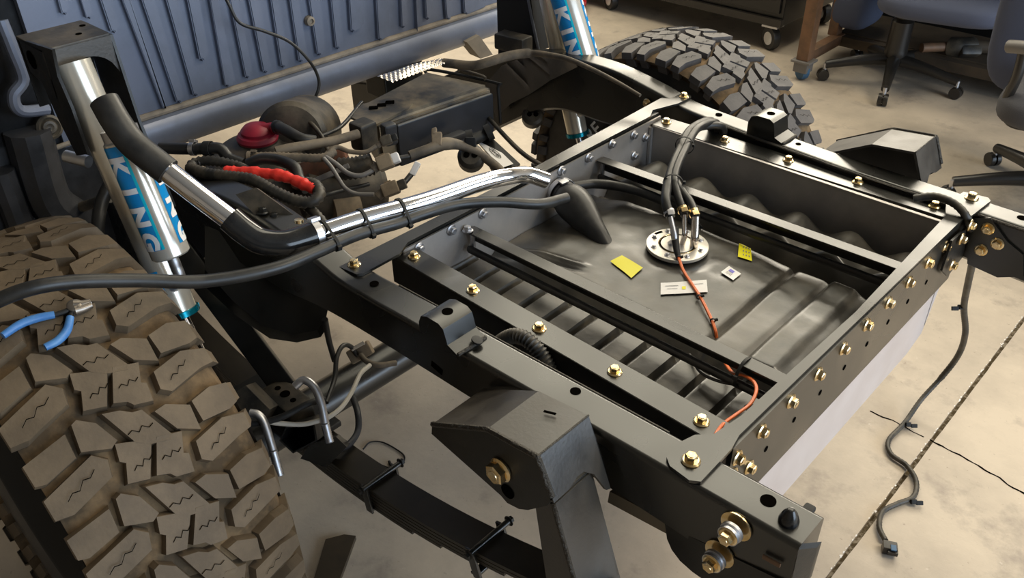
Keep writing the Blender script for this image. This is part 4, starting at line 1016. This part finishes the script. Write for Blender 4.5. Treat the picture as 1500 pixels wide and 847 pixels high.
# ------------------------------------------------------------------ bump stop housings on the rails
def housing(t, y0, y1, dx=0, dz=0, out=-1):
    """folded four-sided cover; y0 is the outboard plate, y1 the rail side"""
    pr = [(.355, .712), (.362, .742), (.473, .803), (.562, .813), (.586, .757), (.600, .70)]
    pr = [(x+dx, z+dz) for x, z in pr]
    th = .005
    def strip(i, j):
        (xa, za), (xb, zb) = pr[i], pr[j]; d = Vector((xb-xa, 0, zb-za)).normalized(); n = Vector((-d.z, 0, d.x))
        def f(b):
            prism(b, [Vector((xa, y0, za)), Vector((xb, y0, zb)), Vector((xb, y0, zb))-n*th, Vector((xa, y0, za))-n*th], (0, y1-y0, 0))
        return f
    part(strip(1, 2), 'front_slope', 'bracket_steel', t); part(strip(2, 3), 'top_plate', 'bracket_steel', t)
    def rear(b):
        (xa, za), (xb, zb) = pr[3], (.588+dx, .755+dz); (xc, zc) = (.608+dx, .70+dz)
        w = y1-y0
        def Q(f, s):  # f across, s down 0..2
            x, z = (xa+(xb-xa)*s, za+(zb-za)*s) if s <= 1 else (xb+(xc-xb)*(s-1), zb+(zc-zb)*(s-1)); return Vector((x, y0+w*f, z))
        prism(b, [Q(0, 0), Q(1, 0), Q(1, 1), Q(1, 1.9), Q(.92, 1.85), Q(.78, 1.25), Q(.62, 1.0), Q(.50, .98), Q(.30, 1.1), Q(0, 1.12)], (-.005, 0, -.0015))
    part(rear, 'arched_rear_plate', 'bracket_steel', t)
    o = part(lambda b: prism(b, [(x+dx, y0, z+dz) for x, z in ((.357, .730), (.362, .740), (.473, .801), (.562, .811), (.588, .755), (.579, .735), (.545, .700), (.528, .689), (.506, .684), (.494, .690), (.355, .716))], (0, -.006*out*-1 if False else .006*(1 if y1 > y0 else -1), 0)), 'side_plate', 'black_steel', t)
    rnd = [Vector((x+dx, y0, z+dz)) for x, z in ((.359, .738), (.473, .802), (.562, .812), (.587, .757))]
    tubepart('weld_bead', 'weld', t, resample(rnd, .004), .0042, seg=6, n=1)
    tubepart('weld_bead', 'weld', t, [Vector((.562+dx, y0, .8135+dz)), Vector((.562+dx, y1, .8135+dz))], .0016, seg=6, n=1)
hn = thing('bump_stop_housing', 'folded black steel housing with one big gold bolt on the near rail', 'bracket', (.48, -.09, .69))
housing(hn, -.146, -.045)
BIG = bolt_mesh('bolt', .019, 'gold_zinc', .84)
place(BIG, 'bolt', hn, (.497, -.147, .744), (0, -1, 0), 1, .3)
part(lambda b: lathe(b, [(0, 0), (.0115, 0), (.0115, .001), (0, .001)], (.508, -.1464, .709), (0, -1, 0), seg=20), 'side_hole', 'sipe', hn)
part(lambda b: obox(b, (.52, -.075, .8125), (1, .3, .1), (-.3, 1, 0), (0, 0, 1), .018, .004, .0015, .0005), 'scuff_mark', 'sipe', hn)
hf = thing('bump_stop_housing', 'folded grey steel housing outside the shining far rail', 'bracket', (.49, 1.04, .70))
housing(hf, fcy(.5)+.135, fcy(.5)+.031, .012, .018)
# spring shackle hanging from the housing
sh = thing('spring_shackle', 'black box-section shackle hanging from the housing to the leaf spring', 'shackle', (.60, -.09, .42))
def leg(b):
    a = [(.545, .725), (.582, .735), (.640, .56), (.690, .44), (.640, .40), (.585, .47)]
    prism(b, [(x, -.138, z) for x, z in a], (0, .082, 0))
    bmesh.ops.bevel(b, geom=[e for e in b.edges], offset=.003, segments=2, affect='EDGES')
part(leg, 'box_leg', 'bracket_steel', sh)
tubepart('weld_bead', 'weld', sh, resample([Vector(p) for p in ((.582, -.138, .733), (.640, -.138, .56), (.69, -.138, .44))], .004), .0035, seg=6, n=1)
part(lambda b: lathe(b, [(0, -.05), (.024, -.05), (.024, .05), (0, .05)], (.662, -.092, .50), (0, 1, 0), seg=24), 'spring_eye', 'black_steel', sh)
bolt(sh, (.685, -.050, .52), (.8, .5, .3), 1.0, 'black_steel')

# ------------------------------------------------------------------ leaf spring pack under the near rail
ls = thing('leaf_spring', 'black multi-leaf spring pack sweeping below the chassis from the axle', 'leaf spring', (.2, -.09, .34))
def leafz(x): return .392 + .20*((x+.12)/.80)**2*.9
for k in range(6):
    x0, x1 = -.62+.06*k*(1 if k else 0), .672-(.0 if k == 0 else .05+.075*k)
    xs = [x0+(x1-x0)*i/24 for i in range(25)]
    def f(b):
        rings = []
        for x in xs:
            z = leafz(x)-.0085*k; rings.append([b.verts.new((x, y, zz)) for y, zz in ((-.122, z-.0035), (-.122, z+.0035), (-.064, z+.0035), (-.064, z-.0035))])
        for a, c in zip(rings, rings[1:]):
            for i in range(4): b.faces.new((a[i], a[(i+1) % 4], c[(i+1) % 4], c[i]))
        b.faces.new(rings[0]); b.faces.new(rings[-1])
    part(f, 'leaf', 'spring_steel', ls)
for x in (.13, .41):
    z = leafz(x); sl = .45*(x+.12)*1.25
    T_ = Vector((1, 0, sl)).normalized(); U_ = Vector((-sl, 0, 1)).normalized()
    cl = part(lambda b: (obox(b, Vector((x, -.128, z-.018)), T_, (0, 1, 0), U_, .018, .005, .062, .001), obox(b, Vector((x, -.058, z-.018)), T_, (0, 1, 0), U_, .018, .005, .062, .001),
                         obox(b, Vector((x, -.093, z-.046)), T_, (0, 1, 0), U_, .018, .07, .005, .001)), 'clamp_band', 'black_paint', ls)
    tubepart('clamp_bolt', 'black_paint', cl, [Vector((x, -.136, z+.012)), Vector((x, -.046, z+.012))], .0055, seg=12, n=1)
    for yy in (-.136, -.046): bolt(cl, Vector((x, yy, z+.012)), (0, -1 if yy < -.1 else 1, 0), .8, 'black_steel')
tubepart('leaf_step', 'black_paint', ls, [(.0, -.122, leafz(0)+.004), (.0, -.064, leafz(0)+.004)], .004, seg=8, n=1)
# ------------------------------------------------------------------ axle with spring pad, U-bolts and lines
axl = thing('rear_axle', 'black axle tube running under the chassis between both tyres', 'axle', (-.16, .4, .30))
AX = lambda y: Vector((-.165+.01*y, y, .375+.005*y))
tubepart('axle_tube', 'black_paint', axl, [AX(-.40), AX(.0), AX(.5), AX(1.05)], .042, seg=36, n=2)
part(lambda b: lathe(b, [(0, -.09), (.06, -.09), (.15, -.04), (.16, 0), (.15, .04), (.06, .09), (0, .09)], AX(.55)+Vector((.0, 0, 0)), (1, 0, 0), seg=40), 'differential', 'black_steel', axl)
pad = thing('spring_pad', 'dusty black stepped block with three holes bolted above the axle', 'spring pad', (-.14, -.10, .42))
part(lambda b: (box(b, -.192, -.088, -.135, -.075, .418, .470, .008)), 'block', 'dusty_black', pad)
part(lambda b: box(b, -.30, -.05, -.150, -.045, .400, .414, .003), 'base_plate', 'black_steel', pad)
for x, r in ((-.165, .006), (-.14, .010), (-.113, .006)):
    part(lambda b: lathe(b, [(0, 0), (r, 0), (r, .001), (0, .001)], (x, -.105, .470), seg=18), 'block_hole', 'sipe', pad)
part(lambda b: prism(b, [P(u, v, d=1.62) for u, v in ((320, 590), (360, 565), (395, 600), (380, 625), (340, 640))], FW*.06), 'side_casting', 'dusty_black', pad)
for j, (top, e1, lab) in enumerate((([(432, 566), (445, 557), (460, 567), (470, 590)], [(476, 620), (483, 648)], 'zinc U-bolt clamping the axle next to the white wire'),
                                   ([(366, 605), (378, 608), (388, 622)], [(400, 660), (410, 697)], 'zinc U-bolt clamping the axle by the tyre edge'))):
    ub = thing('u_bolt', lab, 'U-bolt', P(*e1[-1], d=1.60))
    dd = 1.565 if j == 0 else 1.535
    tubepart('rod', 'zinc', ub, [P(u, v, d=dd) for u, v in top+e1[:1]], .0075, seg=14)
    tubepart('threaded_end', 'zinc', ub, [P(*e1[0], d=dd), P(*e1[1], d=dd+.005)], .0075, seg=14, corr=.0006, step=.002)
# square tube end below the pad
sq = thing('mount_tube', 'open square steel tube under the axle between the U-bolts', 'square tube', P(435, 650, d=1.66))
def sqt(b):
    q = [P(u, v, d=1.60) for u, v in ((412, 645), (430, 662), (462, 645), (458, 620), (420, 628))]; c = sum(q, Vector())/len(q); n = len(q)
    o_ = [c+(p-c)*1.12 for p in q]; A = [b.verts.new(p) for p in q]; B = [b.verts.new(p) for p in o_]; A2 = [b.verts.new(p+FW*.12) for p in q]; B2 = [b.verts.new(p+FW*.12) for p in o_]
    for i in range(n):
        j = (i+1) % n; b.faces.new((A[i], A[j], B[j], B[i])); b.faces.new((A[i], A[j], A2[j], A2[i])); b.faces.new((B[i], B[j], B2[j], B2[i]))
    b.faces.new(A2)
part(sqt, 'tube', 'black_steel', sq)
part(lambda b: prism(b, [P(u, v, d=1.63) for u, v in ((455, 650), (492, 640), (508, 655), (478, 685), (440, 672))], FW*.03), 'spring_plate', 'black_paint', sq)
hose('brake_wire', 'off-white wire curving along the axle to the U-bolt', 'wire', [P(u, v, d=d) for u, v, d in ((542, 535, 1.70), (528, 548, 1.67), (515, 575, 1.63), (500, 597, 1.60), (480, 612, 1.575), (462, 618, 1.565), (440, 622, 1.56), (405, 620, 1.55), (385, 616, 1.55))], .0045, m='white_wire', seg=8)
hose('brake_hose', 'thin black hose rising from the axle bracket to the rail', 'hose', [P(u, v, d=d) for u, v, d in ((478, 590, 1.66), (490, 555, 1.70), (493, 525, 1.72), (502, 507, 1.74), (514, 508, 1.76), (524, 522, 1.78))], .005, seg=8)
hose('bump_strap', 'narrow black strap hanging from the rail to the axle', 'strap', [P(u, v, d=d) for u, v, d in ((476, 468, 1.62), (482, 500, 1.68), (490, 528, 1.74))], .006, seg=8)
hose('breather_tube', 'dark blue-grey tube curving onto the floor behind the spring', 'hose', [P(u, v, d=d) for u, v, d in ((516, 580, 1.76), (524, 605, 1.72), (524, 632, 1.70), (510, 652, 1.67), (490, 662, 1.64))], .0065, m='cab_dark', seg=10)
ab = thing('axle_bracket', 'tan brake-line bracket with fittings on the axle', 'bracket', P(530, 515, d=1.80))
part(lambda b: obox(b, P(528, 516, d=1.79), RT*.9+UP*.5, UP*.9-RT*.5, FW, .05, .03, .03, .004), 'block', 'beige_plastic', ab)
part(lambda b: obox(b, P(525, 507, d=1.77), RT*.9+UP*.5, UP*.9-RT*.5, FW, .03, .008, .02, .001), 'tab', 'alloy', ab)
tubepart('line', 'dusty_hose', ab, [P(528, 520, d=1.77), P(538, 530, d=1.76), P(555, 535, d=1.76), P(580, 532, d=1.78)], .006, seg=8)
hose('axle_line', 'dark brake line lying along the axle beside the white wire', 'brake line', [P(u, v, d=d) for u, v, d in ((360, 622, 1.54), (390, 618, 1.545), (420, 608, 1.55), (450, 592, 1.57), (475, 585, 1.60))], .006, m='matte_black', seg=8)
# hanging dark guard in front of the axle
gd = thing('rail_guard', 'dark curved guard hanging below the near rail behind the tyre', 'guard', P(430, 470, d=1.72))
def guard(b):
    a = [P(u, v, d=1.72) for u, v in ((300, 395), (340, 440), (385, 478), (430, 490), (465, 484), (478, 465))]; c = [P(u, v, d=1.69) for u, v in ((300, 420), (345, 462), (395, 496), (435, 502), (470, 494), (482, 476))]
    top = [P(u, v, d=1.74) for u, v in ((300, 330), (350, 350), (400, 390), (440, 420), (470, 440), (480, 455))]
    R_ = [[b.verts.new(p) for p in r] for r in (top, a, c)]
    fs = []
    for x, y in zip(R_, R_[1:]):
        for i in range(5): fs.append(b.faces.new((x[i], x[i+1], y[i+1], y[i])))
    bmesh.ops.solidify(b, geom=fs, thickness=.006)
part(guard, 'guard_plate', 'black_steel', gd)
part(lambda b: obox(b, P(330, 470, d=1.70)+FW*.05, RT*.6-UP*.8, FW, RT*.8+UP*.6, .36, .02, .05, .004), 'link_bar', 'black_steel', gd)
hose('brake_hose', 'thick black hose curving down beside the chrome shock', 'hose', [P(u, v, d=d) for u, v, d in ((165, 262, 1.85), (148, 300, 1.84), (142, 350, 1.82), (140, 420, 1.80), (142, 470, 1.8))], .014, seg=12)
loom('cab_line', 'dark line beneath the cab corner', [(95, 312, 2.1), (130, 300, 2.05), (160, 290, 2.0)], .012, m='dusty_black', seg=10, cat='brake line')

# ------------------------------------------------------------------ rear harness hanging to the floor
rh = thing('tail_harness', 'grey taped tail light harness drooping from the far rail onto the floor', 'wiring harness', P(1303, 803, z=0))
hp = [P(1338, 291, z=.79), P(1370, 288, z=.80), P(1400, 300, z=.80), P(1418, 322, z=.78), P(1425, 350, z=.70), P(1424, 385, z=.60), P(1418, 415, z=.50), P(1412, 450, z=.38), P(1414, 488, z=.27), P(1404, 520, z=.17), P(1380, 552, z=.09), P(1350, 585, z=.04), P(1325, 620, z=.012), P(1302, 645, z=.009), P(1305, 665, z=.009), P(1328, 682, z=.009), P(1342, 705, z=.009), P(1338, 728, z=.009), P(1315, 738, z=.009), P(1293, 750, z=.009), P(1288, 772, z=.009), P(1297, 792, z=.012)]
tubepart('taped_loom', 'loom', rh, hp, lambda t: .0075 if t < .6 else .0062, seg=12, corr=.0004, step=.005)
for u, v, z, a in ((1408, 450, .38, -1), (1330, 622, .014, 1), (1338, 735, .01, 1)):
    part(lambda b: (obox(b, P(u, v, z=z), RT, UP, FW, .014, .012, .012, .002), obox(b, P(u+a*9, v+2, z=z), RT, UP, FW, .016, .010, .006, .001)), 'clip', 'matte_black', rh)
part(lambda b: (obox(b, P(1303, 803, z=.013), (1, .5, 0), (-.5, 1, 0), (0, 0, 1), .030, .024, .022, .002), obox(b, P(1307, 805, z=.014), (1, .5, 0), (-.5, 1, 0), (0, 0, 1), .022, .030, .010, .001)), 'plug', 'chair_plastic', rh)
part(lambda b: obox(b, P(1309, 803, z=.024), (1, .5, 0), (-.5, 1, 0), (0, 0, 1), .012, .016, .003, .001), 'plug_seal', 'blue_plastic', rh)

# ------------------------------------------------------------------ pliers lying on the near tyre
pk = thing('pliers', 'long-nose pliers with two blue grips lying on the muddy tyre', 'pliers', P(85, 470, d=1.42))
def onT(u, v, lift=.006):
    r = FW + RT*((u-750)/FPX) + UP*((423.5-v)/FPX); o = CAM-Vector((-.245, 0, .452)); R = .45+lift
    a = r.x**2+r.z**2; b_ = 2*(o.x*r.x+o.z*r.z); c_ = o.x**2+o.z**2-R*R; D = max(0, b_*b_-4*a*c_); return CAM+r*((-b_-math.sqrt(D))/2/a)
tubepart('blue_grip', 'blue_grip', pk, [onT(4, 492), onT(30, 475), onT(55, 466), onT(80, 461)], lambda t: .0052+.001*math.sin(t*3), seg=12)
tubepart('blue_grip', 'blue_grip', pk, [onT(66, 509), onT(85, 499), onT(98, 484), onT(103, 465)], lambda t: .0052+.001*math.sin(t*3), seg=12)
tubepart('handle_arm', 'matte_black', pk, [onT(78, 462), onT(95, 457), onT(106, 452)], .004, seg=10)
tubepart('handle_arm', 'matte_black', pk, [onT(103, 468), onT(105, 458), onT(108, 452)], .004, seg=10)
part(lambda b: (lathe(b, [(0, -.005), (.011, -.005), (.011, .005), (.008, .007), (0, .007)], onT(110, 450), (onT(110, 450)-Vector((-.245, onT(110, 450).y, .452))), seg=20)), 'pivot', 'plier_steel', pk)
tubepart('jaw', 'plier_steel', pk, [onT(108, 448), onT(120, 447), onT(133, 443)], lambda t: .009-.003*t, seg=8)
tubepart('jaw', 'plier_steel', pk, [onT(110, 455), onT(122, 452), onT(134, 447)], lambda t: .008-.003*t, seg=8)

# ------------------------------------------------------------------ bits on the floor
hose('wire_offcut', 'bent thin wire offcut lying on the dark floor by the spring', 'wire', [P(u, v, z=.003) for u, v in ((532, 658), (542, 648), (560, 648), (580, 658), (592, 668), (590, 678), (575, 686), (555, 680), (537, 671))], .002, m='matte_black', seg=6)
hose('dropped_rod', 'short straight black rod on the floor beside the wire offcut', 'rod', [P(570, 676, z=.004), P(592, 720, z=.004)], .0035, m='matte_black', seg=8, n=1)
fw_ = part(lambda b: prism(b, [P(u, v, z=.0) for u, v in ((440, 900), (462, 850), (478, 795), (505, 788), (522, 790), (500, 850), (492, 900))], (0, 0, .012)), 'rust_plate', 'oiled_steel'); tag(fw_, 'rust-brown flat steel strip lying on the floor by the tyre', 'steel strip')

# ------------------------------------------------------------------ office chairs
def chair_base(t, c, R, a0, m='chair_plastic'):
    for k in range(5):
        a = a0+2*math.pi*k/5; d = Vector((math.cos(a), math.sin(a), 0)); tip = c+d*R
        arm = part(lambda b: tube(b, [c+Vector((0, 0, .115))+d*.02, c+d*R*.5+Vector((0, 0, .105)), tip+Vector((0, 0, .078))], .032, r2=.019, seg=12, n=4), 'base_arm', m, t)
        ca = part(lambda b: (lathe(b, [(0, -.022), (.026, -.022), (.028, -.018), (.028, -.004), (.018, -.003), (.018, .003), (.028, .004), (.028, .018), (.026, .022), (0, .022)], tip+Vector((0, 0, .0285))+d*.004, (-d.y, d.x, 0), seg=20)), 'caster', 'chair_plastic', t)
        part(lambda b: tube(b, [tip+Vector((0, 0, .05)), tip+Vector((0, 0, .085))], .009, seg=10, n=1), 'caster_stem', 'zinc', ca)
    part(lambda b: lathe(b, [(0, .09), (.04, .09), (.045, .13), (.052, .14), (.052, .16), (.050, .17), (.050, .30), (.040, .31), (.034, .315), (.034, .40), (0, .40)], c, seg=24), 'column', m, t)
def cushion(b, c, X, Y, sx, sy, sz):
    X, Y = Vector(X).normalized(), Vector(Y).normalized(); Z = X.cross(Y)
    vs = bmesh.ops.create_uvsphere(b, u_segments=36, v_segments=20, radius=1)['verts']
    for v in vs:
        p = v.co; f = lambda t, e: math.copysign(abs(t)**e, t)
        v.co = Vector(c)+X*f(p.x, .5)*sx/2+Y*f(p.y, .5)*sy/2+Z*f(p.z, .65)*sz/2
A_, B_, C_ = P(1206, 119, z=0), P(1291, 154, z=0), P(1392, 147, z=0)
def circum(a, b, c):
    d = 2*(a.x*(b.y-c.y)+b.x*(c.y-a.y)+c.x*(a.y-b.y)); A2 = a.x**2+a.y**2; B2 = b.x**2+b.y**2; C2 = c.x**2+c.y**2
    return Vector(((A2*(b.y-c.y)+B2*(c.y-a.y)+C2*(a.y-b.y))/d, (A2*(c.x-b.x)+B2*(a.x-c.x)+C2*(b.x-a.x))/d, 0))
cc = circum(A_, B_, C_); Rr = (B_-cc).length
c1 = thing('office_chair', 'blue-grey swivel chair with black five-star base by the brown rack', 'office chair', cc)
chair_base(c1, cc, Rr, math.atan2((B_-cc).y, (B_-cc).x))
st = cc+Vector((.08, -.02, .435))
part(lambda b: cushion(b, st+Vector((.1, .0, 0)), (1, .2, 0), (-.2, 1, 0), .56, .52, .12), 'seat', 'chair_fabric', c1)
part(lambda b: obox(b, cc+Vector((0, 0, .385)), (1, .2, 0), (-.2, 1, 0), (0, 0, 1), .22, .2, .03, .01), 'seat_plate', 'chair_plastic', c1)
tubepart('tilt_lever', 'caster_grey', c1, [cc+Vector((.05, 0, .37)), cc+Vector((.22, -.03, .36)), cc+Vector((.27, -.03, .355))], .009, seg=8)
part(lambda b: cushion(b, cc+Vector((-.24, .18, .80)), (.5, 1, 0), (0, 0, 1), .44, .52, .09), 'backrest', 'chair_fabric', c1)
tubepart('back_post', 'chair_plastic', c1, [cc+Vector((-.05, .05, .39)), cc+Vector((-.22, .14, .40)), cc+Vector((-.28, .20, .55)), cc+Vector((-.27, .20, .75))], .02, seg=10)
q1, q2 = P(1397, 262, z=.09), P(1462, 213, z=.09)
q1.z = q2.z = 0
mid = (q1+q2)/2; dd_ = (q2-q1); nrm = Vector((dd_.y, -dd_.x, 0)).normalized(); nrm = nrm if nrm.x > 0 else -nrm
R2 = dd_.length/(2*math.sin(math.radians(36))); c2c = mid+nrm*R2*math.cos(math.radians(36))
c2 = thing('office_chair', 'grey swivel chair with curved armrest standing apart from the rack', 'office chair', c2c)
chair_base(c2, c2c, R2, math.atan2((q1-c2c).y, (q1-c2c).x))
part(lambda b: cushion(b, P(1585, 158, y=c2c.y+.0), (1, .1, 0), (-.1, 1, 0), .50, .46, .13), 'seat', 'chair_fabric_grey', c2)
bk = P(1568, 30, y=c2c.y+.24)
part(lambda b: cushion(b, bk, (1, .12, .05), (0, -.15, 1), .48, .62, .11), 'backrest', 'chair_fabric', c2)
part(lambda b: tube(b, [P(1478, 68, y=c2c.y-.16), P(1500, 70, y=c2c.y-.18), P(1545, 78, y=c2c.y-.2)], .022, seg=12, n=4), 'arm_pad', 'caster_grey', c2)
part(lambda b: tube(b, [P(1500, 74, y=c2c.y-.17), P(1490, 112, y=c2c.y-.17), P(1474, 150, y=c2c.y-.16), P(1480, 178, y=c2c.y-.15), P(1520, 188, y=c2c.y-.1)], .017, seg=12, n=6), 'arm_support', 'chair_plastic', c2)

# ------------------------------------------------------------------ rack, cabinet and other background things
rk = thing('steel_rack', 'brown angle-steel rack on a caster with a wooden bottom shelf', 'rack', (0, 3.5, 0))
_a, _b = P(1180, 78, z=.13), P(1218, 50, z=.13)
lx, ly0, ly1 = _a.x, _a.y, _b.y
part(lambda b: box(b, lx-.03, lx+.03, ly0-.03, ly0+.03, .10, 1.26, .003), 'post', 'brown_steel', rk)
part(lambda b: box(b, lx-.05, lx+.0, ly1-.02, ly1+.04, .13, 1.26, .003), 'post', 'brown_steel', rk)
part(lambda b: box(b, lx-.03, lx+.02, ly0+.03, ly1+.04, .085, .135, .003), 'side_rail', 'brown_steel', rk)
part(lambda b: box(b, lx-.02, 2.4, ly1, ly1+.05, .08, .13, .003), 'shelf_rail', 'shelf_wood', rk)
part(lambda b: box(b, lx-.02, 2.4, ly1+.05, 4.3, .115, .137, .003), 'shelf_board', 'shelf_wood', rk)
part(lambda b: box(b, lx-.05, 2.4, 4.02, 4.06, .137, 1.25), 'dark_panel', 'cabinet_black', rk)  # black stands in for the darkness under the worktop; set forward to deepen it
part(lambda b: box(b, lx-.07, 2.4, ly0-.05, 4.32, 1.25, 1.30, .004), 'worktop', 'shelf_wood', rk)
part(lambda b: box(b, 2.34, 2.4, ly0-.03, ly0+.03, .135, 1.26, .003), 'post', 'brown_steel', rk)
for cx_ in (lx, 2.37):
    ca = part(lambda b: (lathe(b, [(0, -.016), (.04, -.016), (.042, 0), (.04, .016), (0, .016)], (cx_, ly0, .042), (.6, 1, 0), seg=24)), 'caster', 'blue_plastic', rk)
    part(lambda b: (box(b, cx_-.036, cx_+.036, ly0-.034, ly0+.034, .040, .088, .004), box(b, cx_-.05, cx_+.05, ly0-.045, ly0+.045, .088, .10, .003)), 'caster_fork', 'caster_grey', ca)
ds = thing('drive_shaft', 'greasy brown drive shaft joint lying on the rack shelf', 'drive shaft', P(1420, 68, z=.16))
tubepart('shaft', 'brown_steel', ds, [P(1350, 70, z=.18), P(1395, 68, z=.18)], .022, seg=16, n=1)
part(lambda b: (tube(b, [P(1392, 68, z=.18), P(1405, 69, z=.185), P(1425, 68, z=.185)], .045, seg=18, n=2), obox(b, P(1420, 75, z=.175), RT, FW, UP, .10, .06, .05, .015)), 'joint', 'dusty_black', ds)
tubepart('rear_shaft', 'shelf_wood', ds, [P(1425, 68, z=.18), P(1470, 70, z=.18)], .03, seg=16, n=1)
bn = part(lambda b: cushion(b, P(1258, 8, y=3.7), (1, 0, 0), (0, 1, 0), .20, .3, .20), 'cushion', 'chair_fabric'); tag(bn, 'rounded blue-grey cushion hanging behind the rack post', 'cushion')
bpz = part(lambda b: prism(b, [P(u, v, y=3.95) for u, v in ((1232, -10), (1262, -10), (1258, 30), (1238, 34))], (0, .02, 0)), 'cardboard_sheet', 'dusty_hose'); tag(bpz, 'tan cardboard sheet standing on the rack shelf', 'cardboard')
tc = thing('tool_cabinet', 'black rolling tool cabinet on casters behind the clean tyre', 'tool cabinet', (-1.6, 3.9, 0))
k0, k1 = P(895, -6, z=.14), P(1141, 36, z=.14)
part(lambda b: box(b, -2.6, -.99, 3.50, 4.2, .135, 1.1, .006), 'body', 'cabinet_black', tc)
part(lambda b: box(b, -2.6, -.985, 3.475, 3.50, .135, .175, .003), 'base_rail', 'chair_plastic', tc)
for i in range(3): part(lambda b: box(b, -2.58, -1.01, 3.485, 3.50, .20+i*.24, .42+i*.24, .004), 'drawer', 'cabinet_black', tc)
for x, y in ((-1.05, 3.52), (-2.12, 3.52), (-1.05, 4.1)):
    ca = part(lambda b: lathe(b, [(0, -.02), (.058, -.02), (.06, -.012), (.06, .012), (.058, .02), (0, .02)], (x, y, .06), (.5, 1, 0), seg=28), 'caster', 'rubber', tc)
    part(lambda b: lathe(b, [(0, -.022), (.034, -.022), (.036, 0), (.034, .022), (0, .022)], (x, y, .06), (.5, 1, 0), seg=20), 'caster_hub', 'white_label', ca)
    part(lambda b: box(b, x-.045, x+.045, y-.04, y+.04, .122, .134, .002), 'caster_plate', 'zinc', ca)
rb = thing('red_hose_coil', 'coil of red ribbed air hose on the floor behind the far shock', 'hose coil', P(846, 8, z=0))
for i in range(5):
    tubepart('hose_turn', 'red_item', rb, [P(832+i*5, -40, z=.05), P(836+i*4.5, 2, z=.05), P(842+i*2.2, 14-i*3, z=.05)], .022, seg=10)
